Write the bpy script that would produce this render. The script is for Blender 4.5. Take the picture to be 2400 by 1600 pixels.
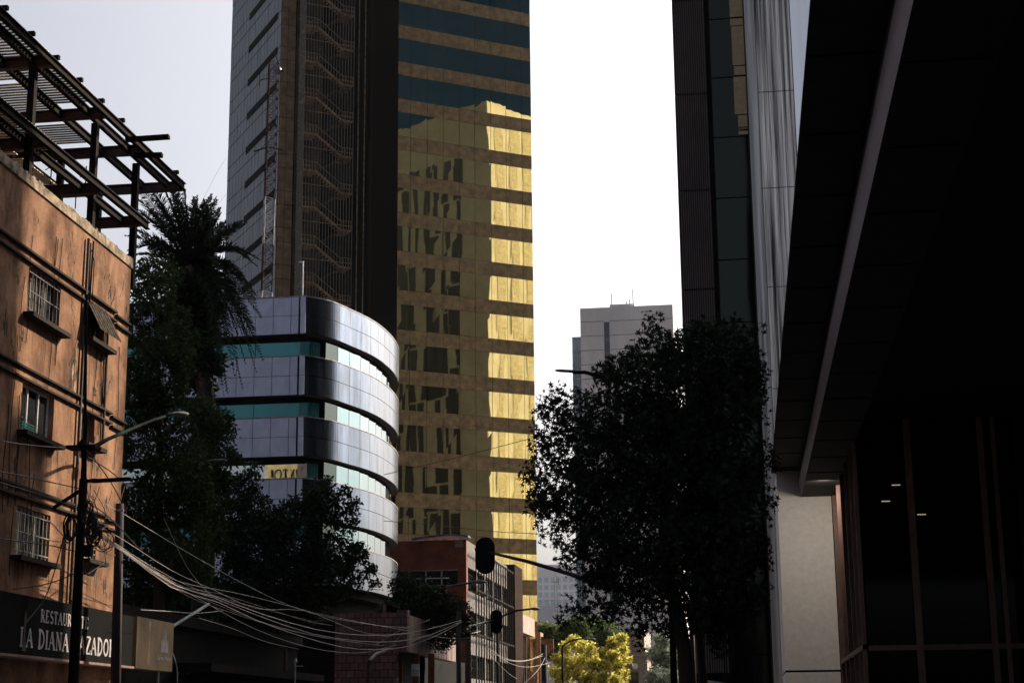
import bpy, math, random
import numpy as np
from mathutils import Vector
R=math.radians
for o in list(bpy.data.objects): bpy.data.objects.remove(o)
S=bpy.context.scene; COL=S.collection
rng=np.random.default_rng(7); random.seed(7)
# ---------------------------------------------------------------- camera
F=3850.; PITCH=math.atan(900/F); ROLL=-0.0096; YAW=-0.1380673532; EYE=np.array([0,0,1.6])
fw=np.array([math.sin(YAW)*math.cos(PITCH),math.cos(YAW)*math.cos(PITCH),math.sin(PITCH)])
r0=np.array([math.cos(YAW),-math.sin(YAW),0]); u0=np.cross(r0,fw)
cr=math.cos(ROLL)*r0+math.sin(ROLL)*u0; cu=-math.sin(ROLL)*r0+math.cos(ROLL)*u0
from mathutils import Matrix
cd=bpy.data.cameras.new('camera'); cam=bpy.data.objects.new('camera',cd); COL.objects.link(cam)
M=Matrix(((cr[0],cu[0],-fw[0],0),(cr[1],cu[1],-fw[1],0),(cr[2],cu[2],-fw[2],1.6),(0,0,0,1))); cam.matrix_world=M
cd.sensor_width=36; cd.lens=F/2400*36; cd.clip_start=.1; cd.clip_end=5000; S.camera=cam
# ---------------------------------------------------------------- world, sun, exposure
SUN_AZ=42.; SUN_EL=33.
W=bpy.data.worlds.new('World'); S.world=W; W.use_nodes=True; nt=W.node_tree
bg=nt.nodes['Background']; sk=nt.nodes.new('ShaderNodeTexSky'); sk.sky_type='NISHITA'; sk.sun_disc=False
sk.sun_elevation=R(SUN_EL); sk.sun_rotation=R(SUN_AZ); sk.air_density=.6; sk.dust_density=9.0; sk.ozone_density=1.0
hs=nt.nodes.new('ShaderNodeHueSaturation'); hs.inputs['Saturation'].default_value=.55; nt.links.new(sk.outputs[0],hs.inputs['Color']); nt.links.new(hs.outputs[0],bg.inputs[0]); bg.inputs[1].default_value=.15
ld=bpy.data.lights.new('sun','SUN'); ld.energy=4.8; ld.angle=R(.5); ld.color=(1,.83,.62)
sun=bpy.data.objects.new('sun',ld); COL.objects.link(sun)
sd=Vector((math.sin(R(SUN_AZ))*math.cos(R(SUN_EL)),math.cos(R(SUN_AZ))*math.cos(R(SUN_EL)),math.sin(R(SUN_EL))))
sun.rotation_euler=sd.to_track_quat('Z','Y').to_euler(); sun.location=(0,0,100)
S.view_settings.view_transform='Standard'; S.view_settings.look='None'; S.view_settings.exposure=.75; S.view_settings.gamma=1
S.render.engine='CYCLES'; S.cycles.max_bounces=6; S.cycles.transparent_max_bounces=8; S.cycles.volume_bounces=0
# ---------------------------------------------------------------- helpers
def ray(x,y):
    return cr*(x-1200)/F-cu*(y-800)/F+fw
def at(x,y,X=None,Y=None,Z=None):
    d=ray(x,y)
    if X is not None: t=X/d[0]
    elif Y is not None: t=Y/d[1]
    else: t=(Z-1.6)/d[2]
    return EYE+d*t
def on(x,y,P,g):                       # hit of a sight line with the vertical plane through P along g
    n=np.array([g[1],-g[0],0]); d=ray(x,y); t=((np.array(P,float)-EYE)@n)/(d@n); return EYE+d*t
def V(*a): return np.array(a,float)
class MB:
    def __init__(s): s.v=[]; s.f=[]; s.m=[]; s.mi=0
    def quad(s,a,b,c,d):
        n=len(s.v); s.v+=[tuple(a),tuple(b),tuple(c),tuple(d)]; s.f.append((n,n+1,n+2,n+3)); s.m.append(s.mi)
    def poly(s,pts):
        n=len(s.v); s.v+=[tuple(p) for p in pts]; s.f.append(tuple(range(n,n+len(pts)))); s.m.append(s.mi)
    def hexa(s,p):                     # p: 4 bottom, 4 top
        n=len(s.v); s.v+=[tuple(q) for q in p]
        for f in ((3,2,1,0),(4,5,6,7),(0,1,5,4),(1,2,6,5),(2,3,7,6),(3,0,4,7)):
            s.f.append(tuple(n+i for i in f)); s.m.append(s.mi)
    def box(s,x0,x1,y0,y1,z0,z1):
        s.hexa([(x0,y0,z0),(x1,y0,z0),(x1,y1,z0),(x0,y1,z0),(x0,y0,z1),(x1,y0,z1),(x1,y1,z1),(x0,y1,z1)])
    def obox(s,P,g,u0,u1,d0,d1,z0,z1): # box along direction g; d = depth behind the face
        g=V(*g[:2],0); n=V(-g[1],g[0],0); P=V(P[0],P[1],0)
        q=[P+g*u+n*d for u,d in ((u0,d0),(u1,d0),(u1,d1),(u0,d1))]
        s.hexa([a+V(0,0,z0) for a in q]+[a+V(0,0,z1) for a in q])
    def bar(s,a,b,w,h=None,up=(0,0,1)):
        h=h or w; a=V(*a);b=V(*b); t=b-a; t/=np.linalg.norm(t); up=V(*up)
        sx=np.cross(t,up)
        if np.linalg.norm(sx)<1e-3: sx=np.cross(t,V(0,1,0))
        sx/=np.linalg.norm(sx); sy=np.cross(sx,t)
        c=[(-1,-1),(1,-1),(1,1),(-1,1)]
        s.hexa([a+sx*i*w/2+sy*j*h/2 for i,j in c]+[b+sx*i*w/2+sy*j*h/2 for i,j in c])
    def tube(s,pts,r,n=8,cap=True):
        pts=[V(*p) for p in pts]; rs=r if hasattr(r,'__len__') else [r]*len(pts); base=len(s.v)
        for i,p in enumerate(pts):
            t=pts[min(i+1,len(pts)-1)]-pts[max(i-1,0)]; t=t/(np.linalg.norm(t)+1e-9)
            a=np.cross(t,V(0,0,1)) if abs(t[2])<.95 else np.cross(t,V(0,1,0)); a/=np.linalg.norm(a); b=np.cross(t,a)
            for k in range(n):
                an=2*math.pi*k/n; s.v.append(tuple(p+rs[i]*(math.cos(an)*a+math.sin(an)*b)))
        for i in range(len(pts)-1):
            for k in range(n):
                k2=(k+1)%n; s.f.append((base+i*n+k,base+i*n+k2,base+(i+1)*n+k2,base+(i+1)*n+k)); s.m.append(s.mi)
        if cap:
            s.f.append(tuple(base+k for k in range(n-1,-1,-1))); s.m.append(s.mi)
            e=base+(len(pts)-1)*n; s.f.append(tuple(e+k for k in range(n))); s.m.append(s.mi)
    def prism(s,pts,z0,z1):
        n=len(pts); b=len(s.v)
        s.v+=[(p[0],p[1],z0) for p in pts]+[(p[0],p[1],z1) for p in pts]
        for i in range(n):
            j=(i+1)%n; s.f.append((b+i,b+j,b+n+j,b+n+i)); s.m.append(s.mi)
        s.f.append(tuple(b+i for i in range(n-1,-1,-1))); s.f.append(tuple(b+n+i for i in range(n))); s.m+=[s.mi,s.mi]
def origin(o):
    p=Vector((0,0,0))
    while o: p+=Vector(o.get('_org',(0,0,0))); o=o.parent
    return p
def tag(o,label=None,cat=None,group=None,kind=None):
    for k,v in (('label',label),('category',cat),('group',group),('kind',kind)):
        if v: o[k]=v
    return o
WORG={}
def thing(name,label,cat,loc=(0,0,0),group=None,kind=None):
    o=bpy.data.objects.new(name,None); COL.objects.link(o); o.location=tuple(loc); WORG[o.name]=V(*loc)
    return tag(o,label,cat,group,kind)
def obj(name,mb,mats,parent=None,smooth=False,base=None):
    me=bpy.data.meshes.new(name); org=WORG[parent.name] if parent else (V(*base) if base is not None else V(0,0,0))
    me.from_pydata([(v[0]-org[0],v[1]-org[1],v[2]-org[2]) for v in mb.v],[],mb.f)
    mats=mats if isinstance(mats,(list,tuple)) else [mats]
    for m in mats: me.materials.append(m)
    if len(mats)>1: me.polygons.foreach_set('material_index',mb.m)
    if smooth: me.polygons.foreach_set('use_smooth',[True]*len(me.polygons))
    me.update(); o=bpy.data.objects.new(name,me); COL.objects.link(o); WORG[o.name]=org
    if parent: o.parent=parent
    else: o.location=tuple(org)
    return o
# ---------------------------------------------------------------- materials
def mat(name,col,rough=.8,metal=0,noise=None,bump=0,bscale=20,var=.25,nscale=3,streak=0,spec=.3,translucent=0,col2=None):
    m=bpy.data.materials.new(name); m.use_nodes=True; t=m.node_tree; p=t.nodes['Principled BSDF']; L=t.links.new
    p.inputs['Base Color'].default_value=(*col,1); p.inputs['Roughness'].default_value=rough; p.inputs['Metallic'].default_value=metal
    p.inputs['Specular IOR Level'].default_value=spec
    tc=t.nodes.new('ShaderNodeTexCoord'); mp=t.nodes.new('ShaderNodeMapping'); L(tc.outputs['Object'],mp.inputs[0])
    if streak: mp.inputs['Scale'].default_value=(1,1,1/streak)
    if var:
        n=t.nodes.new('ShaderNodeTexNoise'); n.inputs['Scale'].default_value=nscale; n.inputs['Detail'].default_value=8; n.inputs['Roughness'].default_value=.65
        L(mp.outputs[0],n.inputs['Vector']); r=t.nodes.new('ShaderNodeValToRGB')
        c2=col2 or tuple(max(0,c*(1-var*1.6)) for c in col)
        r.color_ramp.elements[0].position=.35; r.color_ramp.elements[0].color=(*c2,1)
        r.color_ramp.elements[1].position=.65; r.color_ramp.elements[1].color=(*tuple(min(1,c*(1+var*.6)) for c in col),1)
        L(n.outputs[0],r.inputs[0]); L(r.outputs[0],p.inputs['Base Color'])
    if bump:
        n2=t.nodes.new('ShaderNodeTexNoise'); n2.inputs['Scale'].default_value=bscale; n2.inputs['Detail'].default_value=6
        L(mp.outputs[0],n2.inputs['Vector']); b=t.nodes.new('ShaderNodeBump'); b.inputs['Strength'].default_value=bump; b.inputs['Distance'].default_value=.05
        L(n2.outputs[0],b.inputs['Height']); L(b.outputs[0],p.inputs['Normal'])
    return m
def leafmat(name,col,col2,trans=.4):
    m=bpy.data.materials.new(name); m.use_nodes=True; t=m.node_tree; L=t.links.new
    t.nodes.remove(t.nodes['Principled BSDF']); out=t.nodes['Material Output']
    g=t.nodes.new('ShaderNodeNewGeometry'); r=t.nodes.new('ShaderNodeValToRGB'); L(g.outputs['Random Per Island'],r.inputs[0])
    r.color_ramp.elements[0].color=(*col,1); r.color_ramp.elements[1].color=(*col2,1)
    d=t.nodes.new('ShaderNodeBsdfDiffuse'); tr=t.nodes.new('ShaderNodeBsdfTranslucent'); gl=t.nodes.new('ShaderNodeBsdfGlossy'); gl.inputs['Roughness'].default_value=.35
    gl.inputs['Color'].default_value=(.5,.5,.5,1)
    L(r.outputs[0],d.inputs[0]); L(r.outputs[0],tr.inputs[0]); a=t.nodes.new('ShaderNodeMixShader'); a.inputs[0].default_value=trans
    L(d.outputs[0],a.inputs[1]); L(tr.outputs[0],a.inputs[2]); b=t.nodes.new('ShaderNodeMixShader'); b.inputs[0].default_value=.018
    L(a.outputs[0],b.inputs[1]); L(gl.outputs[0],b.inputs[2]); L(b.outputs[0],out.inputs[0]); return m
def glassmat(name,col,metal=1,rough=.02,wave=.15,wscale=.5,zs=.35,dist=.3):
    m=bpy.data.materials.new(name); m.use_nodes=True; t=m.node_tree; p=t.nodes['Principled BSDF']; L=t.links.new
    p.inputs['Base Color'].default_value=(*col,1); p.inputs['Roughness'].default_value=rough; p.inputs['Metallic'].default_value=metal
    if wave:
        tc=t.nodes.new('ShaderNodeTexCoord'); mp=t.nodes.new('ShaderNodeMapping'); mp.inputs['Scale'].default_value=(1,1,zs); L(tc.outputs['Object'],mp.inputs[0])
        n=t.nodes.new('ShaderNodeTexNoise'); n.inputs['Scale'].default_value=wscale; n.inputs['Detail'].default_value=1.5
        ge=t.nodes.new('ShaderNodeNewGeometry'); mu=t.nodes.new('ShaderNodeMath'); mu.operation='MULTIPLY'; mu.inputs[1].default_value=60; L(ge.outputs['Random Per Island'],mu.inputs[0])
        va=t.nodes.new('ShaderNodeVectorMath'); va.operation='ADD'; L(mp.outputs[0],va.inputs[0]); L(mu.outputs[0],va.inputs[1]); L(va.outputs[0],n.inputs['Vector'])
        b=t.nodes.new('ShaderNodeBump'); b.inputs['Strength'].default_value=wave; b.inputs['Distance'].default_value=dist
        L(n.outputs[0],b.inputs['Height']); L(b.outputs[0],p.inputs['Normal'])
    return m
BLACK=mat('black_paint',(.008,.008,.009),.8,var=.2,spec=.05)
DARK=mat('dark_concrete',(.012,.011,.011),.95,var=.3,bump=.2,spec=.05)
STEEL=mat('dark_primer_steel',(.012,.009,.009),.8,var=.3,nscale=6,spec=.06)
REDSTEEL=mat('rust_primer_steel',(.04,.014,.011),.6,var=.4,nscale=5)
DECK=mat('galvanised_roof_deck',(.55,.50,.42),.45,metal=.5,var=.2)
GLASSD=glassmat('dark_window_glass',(.05,.055,.06),metal=.6,wave=.03)
WHITEP=mat('white_paint',(.6,.6,.62),.5,var=.15)
ASPH=mat('asphalt',(.05,.05,.052),.9,bump=.3,bscale=60)
PAVE=mat('pavement_concrete',(.2,.19,.18),.9,bump=.2)
WIRE=mat('pale_cable',(.38,.34,.32),.5,var=.1); WIREB=mat('black_cable',(.015,.015,.015),.5,var=.1)
BARK=mat('bark',(.045,.032,.024),.95,bump=.8,bscale=12,streak=4)
POLEM=mat('weathered_pole',(.05,.046,.046),.85,bump=.3,streak=5,spec=.06)
LAMPM=mat('lamp_housing',(.075,.078,.086),.7,var=.2)
# stucco: terracotta plaster with stains and flaking
def stucco():
    m=bpy.data.materials.new('terracotta_stucco'); m.use_nodes=True; t=m.node_tree; p=t.nodes['Principled BSDF']; L=t.links.new; N=t.nodes.new
    p.inputs['Roughness'].default_value=.92; p.inputs['Specular IOR Level'].default_value=.15
    tc=N('ShaderNodeTexCoord'); mp=N('ShaderNodeMapping'); mp.inputs['Scale'].default_value=(1,1,.4); L(tc.outputs['Object'],mp.inputs[0])
    def noise(sc,det,src,rough=.6):
        n=N('ShaderNodeTexNoise'); n.inputs['Scale'].default_value=sc; n.inputs['Detail'].default_value=det; n.inputs['Roughness'].default_value=rough; L(src,n.inputs['Vector']); return n.outputs[0]
    def ramp(src,a,b,ca,cb):
        r=N('ShaderNodeValToRGB'); r.color_ramp.elements[0].position=a; r.color_ramp.elements[1].position=b; r.color_ramp.elements[0].color=ca; r.color_ramp.elements[1].color=cb; L(src,r.inputs[0]); return r.outputs[0]
    def mix(f,a,b,mode='MIX'):
        x=N('ShaderNodeMix'); x.data_type='RGBA'; x.blend_type=mode; L(f,x.inputs[0]) if not isinstance(f,float) else setattr(x.inputs[0],'default_value',f); L(a,x.inputs[6]); L(b,x.inputs[7]); return x.outputs[2]
    c=ramp(noise(1.2,8,tc.outputs['Object']),.3,.7,(.18,.092,.055,1),(.46,.262,.165,1))
    st=ramp(noise(.7,10,mp.outputs[0],.72),.36,.62,(.25,.19,.16,1),(1,1,1,1)); c=mix(.8,c,st,'MULTIPLY')
    gr=ramp(noise(14,10,tc.outputs['Object'],.75),.3,.6,(.6,.55,.5,1),(1.1,1.1,1.1,1)); c=mix(.5,c,gr,'MULTIPLY')
    fl=ramp(noise(1.1,10,mp.outputs[0],.72),.365,.38,(1,1,1,1),(0,0,0,1)); dk=N('ShaderNodeRGB'); dk.outputs[0].default_value=(.05,.03,.022,1); c=mix(fl,c,dk.outputs[0])
    L(c,p.inputs['Base Color']); b=N('ShaderNodeBump'); b.inputs['Strength'].default_value=.6; b.inputs['Distance'].default_value=.04
    a2=N('ShaderNodeMath'); a2.operation='ADD'; L(noise(9,10,tc.outputs['Object'],.7),a2.inputs[0]); L(noise(1.4,6,mp.outputs[0],.7),a2.inputs[1]); L(a2.outputs[0],b.inputs['Height']); L(b.outputs[0],p.inputs['Normal']); return m
STUCCO=stucco(); MOULD=mat('shadow_dark_moulding',(.018,.011,.008),.95,var=.5,nscale=5,streak=.4,bump=.3)  # shadow lines below mouldings and sills are put into this dark colour
# ---------------------------------------------------------------- setting
g=MB(); g.quad((-900,-300,0),(900,-300,0),(900,1200,0),(-900,1200,0)); o=obj('ground',g,mat('ground_dust',(.12,.11,.1),.95)); tag(o,kind='structure')
g=MB(); g.quad((-15,-60,.004),(-3.2,-60,.004),(-3.2,400,.004),(-15,400,.004)); tag(obj('road',g,ASPH),kind='structure')
g=MB()
for k in range(40): g.quad((-9.2,-40+k*8,.008),(-9.05,-40+k*8,.008),(-9.05,-36+k*8,.008),(-9.2,-36+k*8,.008))
tag(obj('road_markings',g,WHITEP),kind='structure')
g=MB(); g.box(-19.4,-15,-60,140,-.05,.14); tag(obj('pavement',g,PAVE),kind='structure')
g=MB(); g.box(-3.2,40,-60,220,-.05,.14); tag(obj('pavement',g,PAVE),kind='structure')
# ================================================================ orange apartment building
A=V(-19,39.0,0); B=V(-19.34,49.3,0); gF=(B-A)/np.linalg.norm(B-A); LEN=np.linalg.norm(B-A)
nF=V(gF[1],-gF[0],0)                   # outward, to the street
def fu(x,y): p=on(x,y,A,gF); return (p-A)@gF, p[2]
def fbox(mb,u0,u1,z0,z1,o0,o1): mb.obox(A,gF,u0,u1,-o1,-o0,z0,z1)
TH=V(*A[:2],0); apt=thing('apartment_building','four storey terracotta plaster building with peeling stained walls and barred windows','building',(-19,39,0))
zr=16.2
wins=[((67,619),(142,670),(138,775),(63,737)),((50,890),(128,929),(122,1040),(50,1009)),((38,1187),(117,1203),(115,1318),(34,1302)),
      ((203,714),(245,733),(245,814),(199,795)),((191,959),(222,974),(220,1047),(191,1040)),((193,1274),(222,1283),(226,1318),(191,1306))]
rects=[]
for w in wins:
    q=[fu(*p) for p in w]; u0=(q[0][0]+q[3][0])/2; u1=(q[1][0]+q[2][0])/2; z1=(q[0][1]+q[1][1])/2; z0=(q[2][1]+q[3][1])/2; rects.append((u0,u1,z0,z1))
# wall with openings: split the face in a grid
us=sorted(set([-9,LEN]+[r[0] for r in rects]+[r[1] for r in rects])); zs=sorted(set([0,zr]+[r[2] for r in rects]+[r[3] for r in rects]))
w=MB()
def fp(u,z,o=0): return A+gF*u+nF*o+V(0,0,z)
for i in range(len(us)-1):
    for j in range(len(zs)-1):
        uc=(us[i]+us[i+1])/2; zc=(zs[j]+zs[j+1])/2
        if any(r[0]<uc<r[1] and r[2]<zc<r[3] for r in rects): continue
        w.quad(fp(us[i],zs[j]),fp(us[i+1],zs[j]),fp(us[i+1],zs[j+1]),fp(us[i],zs[j+1]))
for (a,b,c,d) in rects:                # reveals
    D=-.3; w.quad(fp(a,c),fp(b,c),fp(b,c,D),fp(a,c,D)); w.quad(fp(a,d),fp(a,d,D),fp(b,d,D),fp(b,d)); w.quad(fp(a,c),fp(a,c,D),fp(a,d,D),fp(a,d)); w.quad(fp(b,c),fp(b,d),fp(b,d,D),fp(b,c,D))
w.quad(fp(LEN,0),fp(LEN,0,-14),fp(LEN,zr,-14),fp(LEN,zr)); w.quad(fp(-9,0),fp(-9,zr),fp(-9,zr,-14),fp(-9,0,-14)); w.quad(fp(-9,0,-14),fp(-9,zr,-14),fp(LEN,zr,-14),fp(LEN,0,-14))
w.quad(fp(-9,zr-.5),fp(LEN,zr-.5),fp(LEN,zr-.5,-14),fp(-9,zr-.5,-14))
wall=obj('wall',w,STUCCO,apt)
w=MB(); fbox(w,-9,LEN+.03,zr,zr+.28,-.3,.05); 
for k in range(60):                    # chipped parapet edge
    u=random.uniform(-2,LEN); fbox(w,u,u+random.uniform(.08,.3),zr+.28,zr+.28+random.uniform(.02,.09),-.25,.02)
obj('parapet',w,mat('chipped_plaster_edge',(.36,.28,.2),.95,bump=.8,bscale=8,var=.5),apt)
def mould(zc,du=0,first=True):
    m=MB(); fbox(m,-9,LEN-1.3,zc-.03,zc+.03,0,.10); fbox(m,LEN-1.29,LEN+.03,zc-.11,zc-.05,0,.10); return m
for (zc) in (fu(150,648)[1],fu(150,670)[1]-0.02,fu(150,912)[1],fu(150,937)[1],fu(150,1176)[1],fu(150,1198)[1]):
    obj('moulding',mould(zc),MOULD,apt)
# corner pier slightly proud, cracks
cw=MB(); 
for (x,y0,y1,wd) in ((165,590,880,2),(256,640,700,4),(245,645,668,5),(270,665,720,4),(262,880,960,3),(268,700,860,2.2),(248,1180,1215,5),(245,1375,1400,5),(28,760,860,3),(14,700,960,1.4),(170,820,930,4),(10,1240,1420,1.6),(288,655,712,2.5),(135,1080,1250,1.2),(262,1150,1180,3),(268,1175,1215,3),(52,765,800,5),(247,560,640,2)):
    n=max(4,int((y1-y0)/6)); px=x
    pts=[]
    for k in range(n+1):
        y=y0+(y1-y0)*k/n; u,z=fu(px,y); pts.append((u,z)); px+=random.uniform(-3.4,3.2)
    for k in range(n):
        ww=wd*.0065*random.uniform(.1,2.0); ww2=wd*.0065*random.uniform(.1,2.0)
        cw.quad(fp(pts[k][0]-ww,pts[k][1],.004),fp(pts[k][0]+ww,pts[k][1],.004),fp(pts[k+1][0]+ww2,pts[k+1][1],.004),fp(pts[k+1][0]-ww2,pts[k+1][1],.004))
obj('cracks',cw,mat('crack_dark',(.03,.018,.012),.95),wall and apt)
# peeled patches and drip stains with shapes of their own
def blob(mb,x,y,rx,ry,o):
    u,z=fu(x,y); n=16; k0=random.random()*9
    mb.poly([fp(u+rx*math.cos(2*math.pi*k/n)*random.uniform(.45,1.25),z+ry*math.sin(2*math.pi*k/n)*random.uniform(.5,1.2),o) for k in range(n)])
PD=mat('peeled_dark',(.055,.035,.025),.95,var=.5,nscale=12,bump=.5); PP=mat('peeled_pale',(.40,.34,.29),.95,var=.4,nscale=10,bump=.5)
for (x,y,rx,ry) in ((172,850,.16,.5),(166,905,.14,.45),(178,880,.08,.3),(232,905,.14,.2),(222,912,.2,.12),(238,925,.1,.2),(256,688,.07,.28),(243,655,.05,.12),(250,1180,.09,.35),(12,760,.1,.5),(50,780,.08,.22),(168,560,.05,.3),(246,1370,.09,.4),(268,1180,.06,.22),(300,735,.1,.25),(60,1140,.12,.12),(232,1100,.14,.22),(150,1085,.05,.15)):
    for k in range(3):
        m=MB(); blob(m,x+random.uniform(-5,5),y+random.uniform(-14,14),rx*random.uniform(.3,.8),ry*random.uniform(.3,.8),.0035+.0006*k); obj('peeled_patch',m,PD,apt)
for (x,y,rx,ry) in ((170,870,.07,.3),(175,910,.09,.22),(250,880,.05,.15)):
    m=MB(); blob(m,x,y,rx,ry,.0065); obj('peeled_patch',m,PP,apt)
ST=mat('drip_stain',(.13,.07,.045),.95,var=.4,nscale=6)
for (a,b,c,d) in rects:
    for k in range(7 if b-a>1 else 4):
        u=random.uniform(a-.2,b+.25); L_=random.uniform(.4,1.6); w0=random.uniform(.015,.05); z=c-.15; pts=[]
        for q in range(6): t=q/5; pts.append((u+random.uniform(-.01,.01),z-L_*t,w0*(1-t)**.7+.003))
        m=MB(); 
        for p,q in zip(pts[:-1],pts[1:]): m.quad(fp(p[0]-p[2],p[1],.003),fp(p[0]+p[2],p[1],.003),fp(q[0]+q[2],q[1],.003),fp(q[0]-q[2],q[1],.003))
        obj('drip_stain',m,ST,apt)
CREAM=mat('cream_curtain',(.62,.56,.45),.9,var=.3,nscale=2,streak=5)
for i,(a,b,c,d) in enumerate(rects):
    big=i<3
    f=MB(); fw_=.06
    for (p,q,r_,s_) in ((a,b,c,c+fw_),(a,b,d-fw_,d),(a,a+fw_,c,d),(b-fw_,b,c,d)): fbox(f,p,q,r_,s_,-.24,-.14)
    if big:
        for k in (1,2): u=a+(b-a)*k/3; fbox(f,u-.03,u+.03,c+fw_,d-fw_,-.235,-.15)
    win=obj('window',f,WHITEP if i in (1,) else mat('window_frame_paint_%d'%i,(.22,.2,.18),.6),apt)
    p=MB(); p.quad(fp(a,c,-.2),fp(b,c,-.2),fp(b,d,-.2),fp(a,d,-.2)); obj('pane',p,GLASSD,win)
    if i in (0,2):
        cu_=MB(); n=8
        for k in range(n): u=a+fw_+(b-a-2*fw_)*(k/n)*.8; fbox(cu_,u,u+(b-a)*.06,c+.06,d-.1,-.19,-.17)
        obj('curtain',cu_,CREAM if i else mat('grey_curtain',(.16,.15,.14),.9),win)
    if i in (0,2,5):
        gr=MB(); nb=9 if big else 5
        for k in range(nb): u=a+(b-a)*(k+.5)/nb; fbox(gr,u-.012,u+.012,c,d,-.06,-.035)
        for k in (0.12,.5,.88): z=c+(d-c)*k; fbox(gr,a,b,z-.015,z+.015,-.034,-.015)
        obj('security_bars',gr,mat('bar_paint_%d'%i,(.35,.34,.32) if i else (.08,.08,.09),.5),win)
    sl=MB(); fbox(sl,a-.22,b+.25,c-.14,c-.02,-.05,.30 if big else .34); obj('sill',sl,MOULD,win)
a,b,c,d=rects[1]; bk=MB()
for k in range(12): fbox(bk,a+.1+k*.09,a+.12+k*.09,c-.02,c+.3,-.1,-.08)
for k in range(5): fbox(bk,a+.1,a+1.15,c+k*.07,c+.02+k*.07,-.078,-.06)
o=obj('window_basket',bk,mat('teal_plastic',(.05,.35,.28),.5),None,base=fp(a,c)); tag(o,'small teal lattice basket on the sill of the white framed window','basket')
# awning hood over the small top window
a,b,c,d=rects[3]; h=MB(); pr=.5
t0,t1=fp(a-.15,d+.12,.02),fp(b+.15,d+.12,.02); e0,e1=fp(a-.15,d-.8,pr),fp(b+.15,d-.8,pr)
for k in range(7):
    s0=k/7; s1=(k+.55)/7
    q=[t0+(t1-t0)*s0,t0+(t1-t0)*s1,e0+(e1-e0)*s1,e0+(e1-e0)*s0]; h.hexa([x-V(0,0,.03) for x in q]+[x+V(0,0,.02) for x in q])
    s2=(k+1)/7; q=[t0+(t1-t0)*s1,t0+(t1-t0)*s2,e0+(e1-e0)*s2,e0+(e1-e0)*s1]; h.hexa([x-V(0,0,.05) for x in q]+[x-V(0,0,.01) for x in q])
hood=obj('awning',h,mat('grey_sheet_metal',(.07,.055,.045),.9,var=.5,nscale=8,spec=.05),apt)
pp=MB(); u=fu(195,700)[0]
pp.tube([fp(u,fu(215,570)[1]+0,.08),fp(u,4.6,.08)],.05); pp.tube([fp(u+.22,fu(215,575)[1],.07),fp(u+.22,11.2,.07)],.025)
pp.tube([fp(u+2.05,fu(255,745)[1],.06),fp(u+2.05,10.2,.06)],.045)
obj('drainpipe',pp,mat('old_pipe',(.06,.05,.05),.6),apt)
cb=MB()
for k in range(16):
    u=random.uniform(.2,LEN-.4); z1=random.uniform(8,15.6); z0=z1-random.uniform(1.5,5); pts=[]
    for i in range(9): pts.append(fp(u+math.sin(i*.9+k)*.07,z1+(z0-z1)*i/8,.03))
    cb.tube(pts,.011,5)
obj('wall_cables',cb,WIREB,apt)
# flagpole thing on the wall (antenna rods above the awning)
an=MB(); u=fu(205,640)[0]; 
an.tube([fp(u,13.4,.1),fp(u+.05,16.0,.12)],.03,6); an.tube([fp(u-.3,13.3,.1),fp(u-.28,15.4,.1),fp(u,15.7,.1),fp(u+.25,15.4,.1),fp(u+.22,13.3,.1)],.015,5)
tag(obj('antenna_bracket',an,STEEL,None,base=fp(u,13.3)),'thin dark antenna rods fixed to the plaster above the tilted window awning','antenna')
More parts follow.
